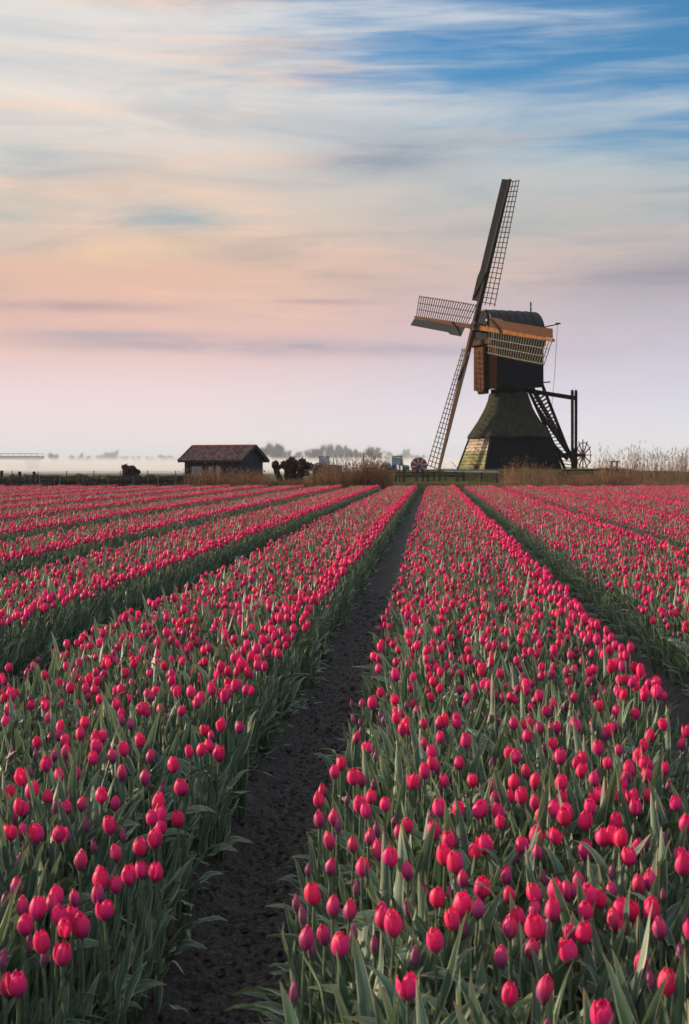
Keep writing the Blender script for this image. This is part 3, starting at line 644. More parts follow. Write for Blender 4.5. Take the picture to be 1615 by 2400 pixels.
def leaf_geo(L, Wd, a0, a1, twist, wave, fold, seed, curl=0.0):
    """lance-shaped leaf springing from the origin, outward along +X"""
    g = random.Random(seed); NS, NC = 13, 4
    vs, fs, uv = [], [], []
    x = z = 0.0; y = 0.0; ph = g.uniform(0, 6.28); fq = g.uniform(9, 14); sw = g.uniform(-0.25, 0.25)
    for i in range(NS + 1):
        t = i / NS; an = a0 + (a1 - a0) * (t ** 1.5) + (curl * max(0, t - 0.75) * 4)
        tx, tz = math.sin(an), math.cos(an)
        if i: x += tx * L / NS; z += tz * L / NS; y += sw * L / NS * t
        w = Wd * (math.sin(math.pi * min(1.0, 0.10 + 0.90 * t) ** 0.85) ** 0.75 if t < 0.995 else 0.02)
        T = Vector((tx, 0, tz)); S = Vector((0, 1, 0)); Nn = T.cross(S)
        tw = twist * t; S2 = S * math.cos(tw) + Nn * math.sin(tw); N2 = Nn * math.cos(tw) - S * math.sin(tw)
        fl = fold * (1 - 0.6 * t)
        for j in range(NC + 1):
            c = j / NC * 2 - 1
            off = -abs(c) * w / 2 * math.sin(fl) + wave * Wd * (c * c) * math.sin(fq * t + ph + (1.2 if c > 0 else 0)) * math.sin(math.pi * t)
            p = Vector((x, y, z)) + S2 * (c * w / 2 * math.cos(fl)) + N2 * off
            vs.append(tuple(p)); uv.append((j / NC, t))
    for i in range(NS):
        for j in range(NC):
            a = i * (NC + 1) + j; fs.append((a, a + 1, a + NC + 2, a + NC + 1))
    return vs, fs, uv
GEO = {}; MESH = {}
for kd in 'PHB':
    for i in range(4): GEO['petal_o', kd, i] = petal_geo(kd, False, 10 + i + ord(kd)); GEO['petal_i', kd, i] = petal_geo(kd, True, 60 + i + ord(kd))
for i in range(12): GEO['leaf', 'up', i] = leaf_geo(rnd.uniform(.34, .45), rnd.uniform(.036, .054), R(rnd.uniform(2, 9)), R(rnd.uniform(14, 58)), rnd.uniform(-1.6, 1.6), rnd.uniform(.16, .36), R(rnd.uniform(14, 36)), 100 + i, rnd.choice((0, 0, .5, .9, -.4)))
for i in range(6): GEO['leaf', 'arch', i] = leaf_geo(rnd.uniform(.36, .46), rnd.uniform(.036, .056), R(rnd.uniform(8, 16)), R(rnd.uniform(75, 130)), rnd.uniform(-1.3, 1.3), rnd.uniform(.18, .36), R(rnd.uniform(14, 30)), 200 + i)
for i in range(6): GEO['leaf', 'droop', i] = leaf_geo(rnd.uniform(.24, .33), rnd.uniform(.040, .060), R(rnd.uniform(22, 42)), R(rnd.uniform(90, 125)), rnd.uniform(-1.2, 1.2), rnd.uniform(.22, .42), R(rnd.uniform(8, 22)), 300 + i)
def stem_geo(bend):
    b = MB(); b.tube([(bend * math.sin(math.pi * q / 4) * 0.6, 0, q / 4) for q in range(5)], [.0048, .0046, .0042, .0040, .0042], 6, False)
    return b.v, b.f, [(0.5, 0.5)] * len(b.v)
for i in range(3): GEO['stem', '', i] = stem_geo((0.0, 0.012, -0.015)[i])
def core_geo():
    b = MB(); b.tube([(0, 0, -.003), (0, 0, .004), (0, 0, .022), (0, 0, .026)], [.0042, .0075, .0038, .005], 6); return b.v, b.f, [(0.5, 0.1)] * len(b.v)
GEO['core', '', 0] = core_geo()
def geo_mat(key): return M['petal_' + key[1]] if key[0].startswith('petal') else (M['leaf'] if key[0] == 'leaf' else M['stem'])
def geo_mesh(key):
    if key not in MESH:
        b = MB(); b.add(*GEO[key]); nm = {'petal_o': 'petal', 'petal_i': 'petal', 'core': 'flower'}.get(key[0], key[0])
        MESH[key] = b.mesh(nm, geo_mat(key), True)
    return MESH[key]
def tulip_parts(kind, h, g, style='bed', lean=None):
    """[(part name, parent index or None, geometry key, matrix)]; the thing's origin is the foot of the stem"""
    out = []
    ln = g.uniform(0, 0.10) if lean is None else lean
    lz = g.uniform(0, 6.28)
    tilt = Matrix.Rotation(lz, 4, 'Z') @ Matrix.Rotation(ln, 4, 'Y') @ Matrix.Rotation(-lz, 4, 'Z')
    if kind is not None:
        out.append(('stem', None, ('stem', '', g.randrange(3)), tilt @ Matrix.Rotation(g.uniform(0, 6.28), 4, 'Z') @ Matrix.Diagonal((1, 1, h, 1))))
        fs = g.uniform(0.84, 1.10)
        fm = tilt @ Matrix.Translation((0, 0, h)) @ Matrix.Rotation(g.uniform(-.16, .16), 4, 'X') @ Matrix.Rotation(g.uniform(-.16, .16), 4, 'Y') @ Matrix.Rotation(g.uniform(0, 6.28), 4, 'Z') @ Matrix.Diagonal((fs, fs, fs * g.uniform(0.95, 1.06), 1))
        fi = len(out); out.append(('flower', None, ('core', '', 0), fm))
        for i in range(3):
            open_ = g.uniform(-0.03, 0.035) if kind != 'P' else g.uniform(-0.05, 0.09)
            out.append(('petal', fi, ('petal_i', kind, g.randrange(4)), Matrix.Rotation(R(120 * i + 60 + g.uniform(-6, 6)), 4, 'Z') @ Matrix.Rotation(open_ * 0.5, 4, 'Y')))
        for i in range(3):
            open_ = g.uniform(-0.02, 0.03) if kind != 'P' else g.uniform(-0.04, 0.10)
            if kind == 'P' and g.random() < 0.06: open_ = g.uniform(0.2, 0.38)
            out.append(('petal', fi, ('petal_o', kind, g.randrange(4)), Matrix.Rotation(R(120 * i + g.uniform(-7, 7)), 4, 'Z') @ Matrix.Rotation(open_, 4, 'Y') @ Matrix.Diagonal((1.03, 1.03, 1, 1))))
    nl = 3 if kind is not None else g.choice((2, 3, 3))
    az = g.uniform(0, 6.28)
    for i in range(nl):
        if style == 'edge': st = g.choice(('droop', 'arch', 'up', 'up'))
        else: st = g.choices(('up', 'arch', 'droop'), (0.72, 0.26, 0.02))[0]
        key = ('leaf', st, g.randrange(12 if st == 'up' else 6)); sc = g.uniform(0.88, 1.16) * (0.86 if i == 2 else 1.0)
        if style == 'edge': sc *= {'droop': 0.60, 'arch': 0.52, 'up': 0.72}[st]
        a = az + i * 2.2 + g.uniform(-.5, .5)
        if style == 'edge': a = g.uniform(-1.25, 1.25)          # towards +X, turned to the furrow by the caller
        zo = 0.0 if i < 2 else h * 0.22 if kind else 0.02
        out.append(('leaf', None, key, Matrix.Translation((0, 0, zo)) @ Matrix.Rotation(a, 4, 'Z') @ Matrix.Translation((0.004, 0, 0)) @ Matrix.Diagonal((sc, sc, sc, 1))))
    return out
def merged(parts, name):
    b = MB(); mats = []; world = []
    for nm, par, key, mtx in parts:
        mw = (world[par] @ mtx) if par is not None else mtx; world.append(mw)
        m = geo_mat(key)
        if m not in mats: mats.append(m)
        b.cur = mats.index(m); v, f, uv = GEO[key]; b.add([mw @ Vector(p) for p in v], f, uv)
    me = bpy.data.meshes.new(name); me.from_pydata(b.v, [], b.f)
    for m in mats: me.materials.append(m)
    me.polygons.foreach_set('material_index', b.mi); me.polygons.foreach_set('use_smooth', [True] * len(b.f))
    ul = me.uv_layers.new(name='UVMap'); ul.data.foreach_set('uv', [c for u in b.uv for c in u]); me.update(); return me

# blooms read off the photograph: (crop origin, scale, [(x, y, kind)])
BLOOMS = [
 ((600, 1900), .3827, '378,65H 475,30H 498,95B 470,175H 578,185H 690,140H 745,90B 655,300P 740,225H 895,95H 925,50P 1090,90P 850,255P 930,315H 840,35B 1155,265P 1185,145P 1335,225P 1410,195P 1260,400H 1380,440P 1525,360H 360,470P 255,535B 475,550H 572,565H 770,530H 840,670P 780,610P 1108,500P 1245,540P 1335,580H 955,560B 1040,470B 1110,795P 1210,655P 1280,680B 435,720H 505,810P 280,780H 340,825B 315,640B 610,450B 935,1060P 970,865B 250,1070B 710,760B 605,720B 1235,150B 1190,460B 1050,35B 450,290H 320,320B 1230,300P'),
 ((0, 1900), .3827, '80,80P 150,100H 225,120P 165,180B 355,85P 405,130B 510,65B 680,80P 590,190B 750,110B 855,155P 855,235P 950,65P 985,25P 960,200P 510,295H 775,290P 600,335B 625,390P 705,370P 605,460H 672,475P 460,505H 100,290B 20,530B 135,560H 228,580P 325,510P 310,570H 365,600P 395,655P 150,675P 440,600P 485,635P 30,660B 175,780B 275,790P 370,775P 285,880B 110,1010P 60,1040H 10,860B 85,440H 740,205H'),
 ((1100, 1900), .3284, '230,40P 460,115P 610,170P 390,230P 320,290B 500,270H 700,30P 800,50P 815,230P 800,300B 760,400B 945,150P 1000,140P 1060,55P 1090,160P 1120,290P 1180,250H 1260,190B 1365,185B 1325,260B 1525,75P 1345,375H 1510,280P 1540,375P 255,420H 540,430B 1025,430B 310,580H 470,555P 590,545P 450,645H 575,655P 715,560H 770,560H 800,490H 885,550P 945,570P 1040,530H 1230,490H 1300,480H 830,690P 1115,660P 1180,670P 1130,775H 1040,770H 1300,660P 1410,550B 1535,710B 345,710P 290,810H 480,800P 555,800H 710,810P 835,850P 700,950P 1370,830H 1230,1015H 230,1005H 425,945H 1510,985B 320,1255P 510,1235H 1035,1210B 1275,1160B 1375,1210P 1400,1130B 970,1440P 545,1505B'),
 ((0, 1650), .2679, '50,145P 115,175H 410,105P 520,170P 505,235H 585,290P 325,300P 320,225B 405,255B 655,90B 700,180B 810,130P 970,140B 1045,45P 1180,40P 1265,45P 1120,105H 1200,130H 1150,200B 1390,35P 830,260P 905,250P 685,250P 850,340P 825,440P 1065,380P 1250,305P 1305,430H 480,420H 570,385H 600,490B 400,515P 445,515B 530,580P 665,585H 220,610P 275,560B 90,420B 325,420B 260,735P 435,775P 95,730P 525,740B 620,790B 570,875P 180,855P 480,915B 735,860H 880,775P 1005,820H 1245,605H 1320,660B 1090,600H 1350,800P 1420,850P 1300,950P 135,945B 1415,710B 990,440H'),
 ((400, 1500), .3827, '435,455P 290,500P 222,520P 270,550H 125,665P 185,660P 245,625P 297,625P 30,745P 65,845P 100,830P 45,975P'),
 ((700, 1650), .2679, '460,110B 385,240H 580,205B 695,185B 730,100B 875,85P 930,135P 865,190P 1045,190P 1130,115P 1195,165P 1260,130P 1345,145P 1430,110P 1240,280P 1100,320H 1000,300B 1480,300P 580,390P 670,440B 350,390B 380,490P 320,540P 205,690H 175,755P 1165,420P 1165,480P 1105,550P 1000,660P 1275,640P 1235,680B 1495,630P 880,500B 645,660B 560,620H 485,610P 540,850P 590,920P 770,820P 600,765P 1250,895P 1405,875P 1550,900P 395,790B 1140,965B 1410,510P 1215,515H'),
 ((1120, 1650), .3157, '545,40P 400,110P 330,125P 255,120P 555,170P 590,140P 660,130P 475,180H 785,155P 770,105P 940,160P 945,200H 1000,40P 945,55P 1070,130H 1195,45P 1260,210P 1405,135P 1505,185P 1515,280H 1330,220B 225,325P 290,370P 385,225P 575,260P 605,380P 620,455B 780,370P 730,415P 770,495P 890,300P 955,390P 1065,305H 1210,280P 1190,370P 1225,420P 1300,420P 1380,430P 1255,505P 1130,470P 1110,530H 895,470B 870,550P 370,475H 100,425B 415,555P 255,565P 225,655P 150,670H 100,595H 325,670P 600,640P 590,560P 900,645P 850,740P 965,635B 1060,570P 1130,645P 1080,640P 1255,650H 1150,720P 1485,690P 20,765P 165,790P 430,710H 545,765P 640,750P 655,795P 1380,775B 440,790P 1425,590B 470,315B'),
]
def bed_q(s): return (s - S_PATH) % PITCH          # 0.. PITCH across one furrow-to-furrow strip
plants = []                                        # (x, y, kind, height, edge side)
for (ox, oy), sc, txt in BLOOMS:
    for w in txt.split():
        kd = w[-1]; a, b = w[:-1].split(','); X, Y = ox + float(a) * sc, oy + float(b) * sc
        zf = {'P': 0.43, 'H': 0.415, 'B': 0.385}[kd] + rnd.uniform(-.012, .012)
        d = F_PX * (CAM_Z - zf) / (Y - HOR); x = (X - 807.5) / F_PX * d
        plants.append([x, d, kd, zf - 0.034 - float(soil_z(x - ROW * d, d)) * 0.0, 'bed', True])
D_NEAR = F_PX * 1.08 / (1650 - HOR)
def in_view(x, y, m=1.25, e=1.6): return abs(x) < 0.2423 * y * m + e
leafy = []
for kbed in range(-14, 14):
    c = S_PATH + PITCH * kbed; lo, hi_ = c + 0.30, c + 1.69
    step = 0.108
    ny = int((Y_END - 1.3) / step); nsr = int(round((hi_ - lo) / step)) + 1
    for iy in range(ny):
        y0 = 1.3 + iy * step
        if not (in_view(lo + ROW * y0, y0) or in_view(hi_ + ROW * y0, y0)): continue
        for js in range(nsr):
            s = lo + js * (hi_ - lo) / (nsr - 1) + rnd.gauss(0, 0.024); y = y0 + rnd.uniform(-.05, .05); x = s + ROW * y
            if not in_view(x, y): continue
            if y > Y_END - 0.15: continue
            right_edge = s > hi_ - 0.17; left_edge = s < lo + 0.12
            near_cov = y < D_NEAR and abs(x) < 0.2423 * y + 0.03
            style = 'edge' if (s > hi_ - 0.13 or s < lo + 0.12) else 'bed'
            side = 1 if s > (lo + hi_) / 2 else -1
            dens = 0.5 + 1.0 * float(vnoise(x * 0.35, y * 0.22)) 
            if not near_cov:
                pP, pH, pB, pN = 0.31 + 0.45 * (dens - .5), 0.18, 0.21, 0.30
                if right_edge: pP, pH, pB, pN = 0.84, 0.08, 0.02, 0.06
                if left_edge: pP, pH, pB, pN = 0.22, 0.14, 0.14, 0.50
                kd = rnd.choices(('P', 'H', 'B', None), (max(.15, pP), pH, pB, pN))[0]
                hh = {'P': 0.380, 'H': 0.360, 'B': 0.335, None: 0.3}[kd] + rnd.gauss(0, 0.022) + (0.035 if right_edge else 0) - (0.02 if left_edge else 0)
                plants.append([x, y, kd, hh, style if style == 'bed' else ('edge', side), False])
            else:
                if rnd.random() < 0.95: leafy.append([x, y, None, 0.3, style if style == 'bed' else ('edge', side)])
            if rnd.random() < 0.42: leafy.append([x + rnd.uniform(-.05, .05), y + rnd.uniform(-.05, .05), None, 0.3, style if style == 'bed' else ('edge', side)])
# the 300 that show largest are things of their own
def shown(p):
    X = 807.5 + p[0] / p[1] * F_PX; Y = HOR + (CAM_Z - p[3] - 0.034) / p[1] * F_PX
    return p[2] is not None and -8 < X < 1623 and Y < 2412
cand = sorted((p for p in plants if shown(p)), key=lambda p: p[1])
chosen = cand[:300]; chosen_ids = {id(p) for p in chosen}
WORDS = ['first', 'second', 'third', 'fourth', 'fifth', 'sixth', 'seventh', 'eighth', 'ninth', 'tenth', 'eleventh', 'twelfth', 'thirteenth', 'fourteenth', 'fifteenth', 'sixteenth', 'seventeenth', 'eighteenth', 'nineteenth']
TENS = {20: 'twent', 30: 'thirt', 40: 'fort', 50: 'fift', 60: 'sixt', 70: 'sevent', 80: 'eight', 90: 'ninet'}
def ordinal(n):
    if n < 20: return WORDS[n - 1]
    if n >= 100: return 'hundred and ' + ordinal(n - 100) if n > 100 else 'hundredth'
    t, u = n // 10 * 10, n % 10
    return TENS[t] + ('ieth' if u == 0 else 'y-' + WORDS[u - 1])
count = {}
for p in chosen:
    g = random.Random(int(p[0] * 1e4) * 7 + int(p[1] * 1e4))
    s = p[0] - ROW * p[1]; bed = math.floor((s - S_PATH) / PITCH)
    where = {0: 'on the windmill side of soil path', -1: 'on the shed side of soil path'}.get(bed, 'in a bed past the next furrow')
    look = {'P': 'bright pink tulip', 'H': 'purple-footed pink tulip', 'B': 'closed purple bud'}[p[2]]
    ck = (bed in (0, -1) and bed, p[2]); count[ck] = count.get(ck, 0) + 1
    label = '%s %s, %s from the front' % (look, where, ordinal(count[ck]))
    t = thing('tulip', label, 'tulip', (p[0], p[1], float(soil_z(s, p[1])) - 0.004), 'tulips at the front of the field')
    t.empty_display_size = 0.05
    objs = []
    q_ = bed_q(s); near_path = q_ < 0.46 or q_ > PITCH - 0.44
    if near_path: t.rotation_euler = (0, 0, (math.pi if q_ < 1 else 0.0) + g.uniform(-.4, .4))
    for nm, par, key, mtx in tulip_parts(p[2], p[3], g, 'edge' if near_path else 'bed', g.uniform(0, 0.03)):
        o = link(nm, geo_mesh(key), objs[par] if par is not None else t); o.matrix_local = mtx; objs.append(o)
# every other tulip: one object
kinds = []; first = {}
for kd, n in (('P', 10), ('H', 8), ('B', 8), (None, 8)):
    first[kd, 'bed'] = len(kinds)
    for i in range(n): kinds.append(merged(tulip_parts(kd, 0.38, random.Random(900 + i + (ord(kd) if kd else 0)), 'bed'), 'tulip_kind'))
    first[kd, 'edge'] = len(kinds)
    for i in range(6): kinds.append(merged(tulip_parts(kd, 0.38, random.Random(1900 + i + (ord(kd) if kd else 0)), 'edge'), 'tulip_kind'))
NK = {'P': 10, 'H': 8, 'B': 8, None: 8}
def spread_plants(name, rows, label):
    pts, rots, scl, ix = [], [], [], []
    xs = np.array([p[0] for p in rows]); ys = np.array([p[1] for p in rows]); zs = soil_z(xs - ROW * ys, ys)
    for p, z in zip(rows, zs):
        kd = p[2]; edge = p[4] != 'bed'
        ix.append(first[kd, 'edge' if edge else 'bed'] + rnd.randrange(6 if edge else NK[kd]))
        pts.append((p[0], p[1], z - 0.004))
        rz = (0.0 if p[4][1] > 0 else math.pi) + rnd.uniform(-.5, .5) if edge else rnd.uniform(0, 6.28)
        rots.append((rnd.uniform(-.06, .06), rnd.uniform(-.06, .06), rz))
        f = rnd.uniform(0.90, 1.08) * ((0.92 + 0.5 * min(1.0, max(0.0, (p[1] - 4.5) / 6)) if p[4][1] > 0 else 0.8) if edge and kd is None else 1.0); scl.append((f, f, (p[3] / 0.38 if kd else rnd.uniform(0.85, 1.12) * (0.8 if edge else 1.0))))
    o = scatter(name, pts, rots, scl, ix, kinds); tag(o, label, None, None, 'stuff'); return o
spread_plants('tulip_field', [p for p in plants if id(p) not in chosen_ids and p[2] is not None], 'rest of the pink tulip field stretching back to the windmill')
spread_plants('tulip_foliage', leafy + [p[:5] for p in plants if p[2] is None], 'grey-green tulip leaves filling the beds')
# clods and pebbles on the soil path
def clods():
    b = MB(); g = random.Random(3)
    for i in range(6500):
        y = 1.6 + 16 * g.random() ** 1.8; q = g.gauss(0, 0.15); s = S_PATH + q
        if abs(q) > 0.36: continue
        r = g.uniform(.003, .013) * (2.2 if g.random() < 0.06 else 1); x = s + ROW * y; z = float(soil_z(s, y)) + r * 0.2
        vs = [(x + r * g.uniform(.6, 1.2) * a, y + r * g.uniform(.6, 1.2) * c, z + r * g.uniform(.5, .9) * e) for a, c, e in ((1, 0, 0), (-1, 0, 0), (0, 1, 0), (0, -1, 0), (0, 0, 1), (0, 0, -1))]
        b.add(vs, [(0, 2, 4), (2, 1, 4), (1, 3, 4), (3, 0, 4), (2, 0, 5), (1, 2, 5), (3, 1, 5), (0, 3, 5)])
    tag(b.obj('soil_clods', M['soil']), 'small dark clods lying on the soil path', None, None, 'stuff')
    b = MB()
    for i in range(90):
        y = 2.0 + 12 * g.random() ** 1.6; q = g.gauss(0, 0.17); s = S_PATH + q; r = g.uniform(.0025, .006); x = s + ROW * y; z = float(soil_z(s, y)) + r * 0.5
        vs = [(x + r * a, y + r * c, z + r * 0.6 * e) for a, c, e in ((1, 0, 0), (-1, 0, 0), (0, 1, 0), (0, -1, 0), (0, 0, 1), (0, 0, -1))]
        b.add(vs, [(0, 2, 4), (2, 1, 4), (1, 3, 4), (3, 0, 4), (2, 0, 5), (1, 2, 5), (3, 1, 5), (0, 3, 5)])
    tag(b.obj('pebbles', M['stone']), 'tiny pale pebbles on the soil path', None, None, 'stuff')
clods()

# ------------------------------------------------------------------ shed
def shed():
    c = px(525, 1092, 86.0); gz = float(land_z(c.x, c.y)); rz = R(-24)
    o = thing('shed', 'small dark boarded shed with a red-brown tiled saddle roof and grimy windows', 'shed', (c.x, c.y, gz), None, rz)
    L, Dp, he, hr = 1.90, 1.40, 1.84, 2.56            # half length, half depth, eaves, ridge
    w = MB(); w.add([(-L, -Dp, -.1), (L, -Dp, -.1), (L, Dp, -.1), (-L, Dp, -.1), (-L, -Dp, he), (L, -Dp, he), (L, Dp, he), (-L, Dp, he), (-L, 0, hr - .12), (L, 0, hr - .12)],
                    [(0, 1, 5, 4), (2, 3, 7, 6), (1, 2, 6, 9, 5), (3, 0, 4, 8, 7)]); wall = w.obj('wall', M['shed_wall'], o)
    n = 26; bw = 2 * L / n
    for sy in (-1, 1):
        for i in range(n):
            b = MB(); x0 = -L + i * bw + .006; b.box((x0 + bw / 2 - .006, sy * (Dp + .014), he / 2 - .05), (bw - .014, 0.022 + 0.012 * rnd.random(), he + .08)); b.obj('plank', M['shed_wall'], wall)
    n = 18; bw = 2 * Dp / n
    for sx in (-1, 1):
        for i in range(n):
            y0 = -Dp + (i + .5) * bw; top = he + (hr - .12 - he) * (1 - abs(y0) / Dp) - .03
            b = MB(); b.box((sx * (L + .014), y0, top / 2 - .05), (0.024, bw - .014, top + .08)); b.obj('plank', M['shed_gable'], wall)
    for x0, x1 in ((-1.45, -0.66), (-0.30, 0.12), (0.22, 0.62)):
        f = MB()
        for a, b_, cc, d in ((x0, x1, .78, .84), (x0, x1, 1.36, 1.42), (x0, x0 + .05, .84, 1.36), (x1 - .05, x1, .84, 1.36)): f.box(((a + b_) / 2, -Dp - .05, (cc + d) / 2), (b_ - a, .05, d - cc))
        fo = f.obj('window', M['post'], wall)
        b = MB(); b.box(((x0 + x1) / 2, -Dp - .042, 1.10), (x1 - x0 - .1, .012, .52)); b.obj('pane', M['pane'], fo)
    d = MB(); d.box((1.25, -Dp - .045, .72), (.85, .04, 1.5)); d.obj('door', M['shed_gable'], wall)
    # roof: boards under, rows of curved tiles over
    ov, oe = 0.26, 0.30; sl = math.atan2(hr - he, Dp); run = (Dp + oe) / math.cos(sl)
    rb = MB()
    for sy in (-1, 1):
        q = lambda x, t, up: Vector((x, sy * (Dp + oe) * t, hr - (hr - he) / Dp * (Dp + oe) * t + up))
        rb.prism([q(-L - ov, 0, -.03), q(L + ov, 0, -.03), q(L + ov, 1, -.03), q(-L - ov, 1, -.03)], (0, 0, -.05))
    roof = rb.obj('roof', M['shed_wall'], o)
    nc, nr = 22, 8; tw = 2 * (L + ov) / nc; tl = run / nr
    t = MB(); vs = []; fs = []; K = 6
    for r_ in range(2):
        for k_ in range(K + 1):
            u = k_ / K; vs.append(((u - .5) * tw * 1.02, (-0.5 + r_ * 1.08) * tl, 0.030 * math.sin(2 * math.pi * u) + (0.028 if r_ == 0 else 0.0)))
    for k_ in range(K): fs.append((k_, k_ + 1, K + 2 + k_, K + 1 + k_))
    vs2 = [(x, y, z - .016) for x, y, z in vs]; m0 = len(vs)
    fs += [tuple(m0 + i for i in reversed(f)) for f in fs] + [(k_ + 1, k_, m0 + k_, m0 + k_ + 1) for k_ in range(K)]
    t.add(vs + vs2, fs); tm = t.mesh('tile', M['tile'], False)
    for sy in (-1, 1):
        for r_ in range(nr):
            for c_ in range(nc):
                tt = 1 - (r_ + 0.5) / nr
                ti = link('tile', tm, roof); x = -L - ov + (c_ + .5) * tw
                ti.location = (x, sy * (Dp + oe) * tt, hr - (hr - he) / Dp * (Dp + oe) * tt + 0.03 + rnd.uniform(-.006, .006))
                ti.rotation_euler = (sl + rnd.uniform(-.01, .01), 0, 0) if sy < 0 else (sl, 0, math.pi)
    for i in range(14):
        b = MB(); x = -L - ov + (i + .5) * 2 * (L + ov) / 14; b.tube([(x - .17, 0, hr + .03), (x + .17, 0, hr + .04)], 0.085, 8); b.obj('ridge_tile', M['ridge'], roof)
    for sx in (-1, 1):
        for sy in (-1, 1):
            b = MB(); b.beam((sx * (L + ov + .02), 0, hr + .02), (sx * (L + ov + .02), sy * (Dp + oe + .04), he - (hr - he) / Dp * oe - .02), .035, .20, (1, 0, 0)); b.obj('barge_board', M['shed_gable'], roof)
shed()

# ------------------------------------------------------------------ pollard willows and a stump
def willow(label, x, d, ytop, xt, r0, lumps, seed, ybase=1134):
    g = random.Random(seed); base = px(x, HOR, d); gz = float(land_z(base.x, d)); base.z = gz
    o = thing('pollard_willow', label, 'willow', base, 'pollard willows along the far edge of the field')
    top = px(xt, ytop, d) - base
    n = 12; vs = []; fs = []; rings = 12
    for i in range(rings + 1):
        t = i / rings; c = Vector((0, 0, -.1)).lerp(top, t) + Vector((0.06 * math.sin(3 * t + seed), 0, 0)); r = r0 * (1.25 - 0.55 * t + 0.5 * max(0, t - .7))
        for j in range(n):
            a = 2 * math.pi * j / n; rr = r * (1 + 0.35 * float(fbm(j * 0.9 + seed, i * 0.7, 3)))
            vs.append(c + Vector((math.cos(a) * rr, math.sin(a) * rr, 0)))
    for i in range(rings):
        for j in range(n): fs.append((i * n + j, i * n + (j + 1) % n, (i + 1) * n + (j + 1) % n, (i + 1) * n + j))
    fs.append(tuple(rings * n + j for j in range(n)))
    b = MB(); b.add(vs, fs); b.obj('trunk', M['bark'], o, smooth=True)
    k_ = MB()
    for lx, ly, lr in lumps:                       # knobbly pollard head
        c = px(lx, ly, d + g.uniform(-.25, .25)) - base; rr = lr / F_PX * d
        nu, nv = 10, 7; v2 = []; f2 = []
        for i in range(nv + 1):
            th_ = math.pi * i / nv
            for j in range(nu):
                a = 2 * math.pi * j / nu; q = rr * (1 + 0.55 * float(fbm(math.cos(a) * 1.6 + lx, th_ * 1.7 + ly + math.sin(a), 3)))
                v2.append(c + Vector((math.sin(th_) * math.cos(a) * q, math.sin(th_) * math.sin(a) * q, math.cos(th_) * q)))
        for i in range(nv):
            for j in range(nu): f2.append((i * nu + j, (i + 1) * nu + j, (i + 1) * nu + (j + 1) % nu, i * nu + (j + 1) % nu))
        k_.add(v2, f2)
        for s_ in range(7):                        # cut shoots
            dr = Vector((g.uniform(-1, 1), g.uniform(-1, 1), g.uniform(0, 1))).normalized(); k_.tube([c + dr * rr * 0.7, c + dr * rr * g.uniform(1.15, 1.5)], [0.05, 0.022], 5)
    k_.obj('crown', M['bark'], o, smooth=True)
willow('leaning thin pollard willow stump closest to the shed', 663, 83.0, 1098, 648, 0.20, [(646, 1088, 8), (643, 1093, 6), (652, 1096, 7)], 1)
willow('broad middle pollard willow stump with a knobbly head', 683, 83.4, 1092, 682, 0.42, [(668, 1092, 10), (678, 1086, 11), (684, 1079, 9), (692, 1088, 11), (664, 1087, 6), (686, 1096, 13)], 2)
willow('forked pollard willow stump beside the brown reeds', 701, 82.7, 1098, 707, 0.26, [(708, 1083, 9), (712, 1090, 11), (720, 1092, 9), (727, 1092, 7), (705, 1097, 8)], 3)
willow('lone dark willow stump rising out of the hedge', 298, 81.5, 1108, 303, 0.55, [(294, 1098, 9), (300, 1104, 11), (309, 1102, 10), (318, 1106, 8), (324, 1107, 6), (296, 1110, 10)], 4)

# ------------------------------------------------------------------ hedge, fences
def hedge():
    a, b = px(-60, HOR, 80.6), px(432, HOR, 81.0)
    o = thing('hedge', 'low dark tangled hedge running from the frame edge to the shed', 'hedge', ((a.x + b.x) / 2, 80.8, 0.05))
    g = random.Random(5); fo = MB(); tw = MB(); L = b.x - a.x
    for i in range(15000):
        u = g.random(); x = (u - .5) * L; hh = 0.78 + 0.30 * float(vnoise(u * 14, 3.0)) + 0.25 * float(vnoise(u * 45, 9.0))
        z = hh * (g.random() ** 0.7); y = g.gauss(0, 0.33); p = Vector((x, y, z)); s_ = g.uniform(.02, .055)
        d1 = Vector((g.uniform(-1, 1), g.uniform(-1, 1), g.uniform(-1, 1))).normalized(); d2 = d1.orthogonal().normalized()
        fo.add([p - d1 * s_, p + d2 * s_ * .5, p + d1 * s_, p - d2 * s_ * .5], [(0, 1, 2, 3)])
    for i in range(520):
        u = g.random(); x = (u - .5) * L; z = g.uniform(0.1, 0.85); ln = g.uniform(0.6, 2.2); y = g.gauss(0, .25)
        p = Vector((x, y, z)); tw.tube([p, p + Vector((ln * .5, g.uniform(-.1, .1), g.uniform(-.04, .14))), p + Vector((ln, g.uniform(-.2, .2), g.uniform(-.15, .12)))], [.016, .014, .006], 4, False)
    fo.obj('foliage', M['hedge'], o); tw.obj('branches', M['twig'], o)['kind'] = 'stuff'
hedge()
def post_round(b, p, h, r, g):
    b.tube([p + Vector((0, 0, -.1)), p + Vector((g.uniform(-.02, .02), 0, h * .6)), p + Vector((g.uniform(-.04, .04), 0, h))], [r, r * .97, r * .9], 7)
def wire_fence(label, rows, d, r, wires, group=None):
    g = random.Random(int(d * 10)); x0 = px(rows[0][0], HOR, d); gz = float(land_z(x0.x, d))
    o = thing('wire_fence', label, 'fence', (x0.x, d, gz)); base = Vector((x0.x, d, gz)); tops = []
    for x, yt in rows:
        q = px(x, yt, d); f = Vector((q.x, d, float(land_z(q.x, d)))) - base; h = q.z - base.z - f.z
        b = MB(); post_round(b, f, h, r, g); b.obj('post', M['post'], o); tops.append((f, h))
    for wz in wires:
        b = MB(); pts = [f + Vector((0, -r, h * wz)) for f, h in tops]
        b.tube(pts, 0.006, 4, False); b.obj('wire', M['wire'], o)
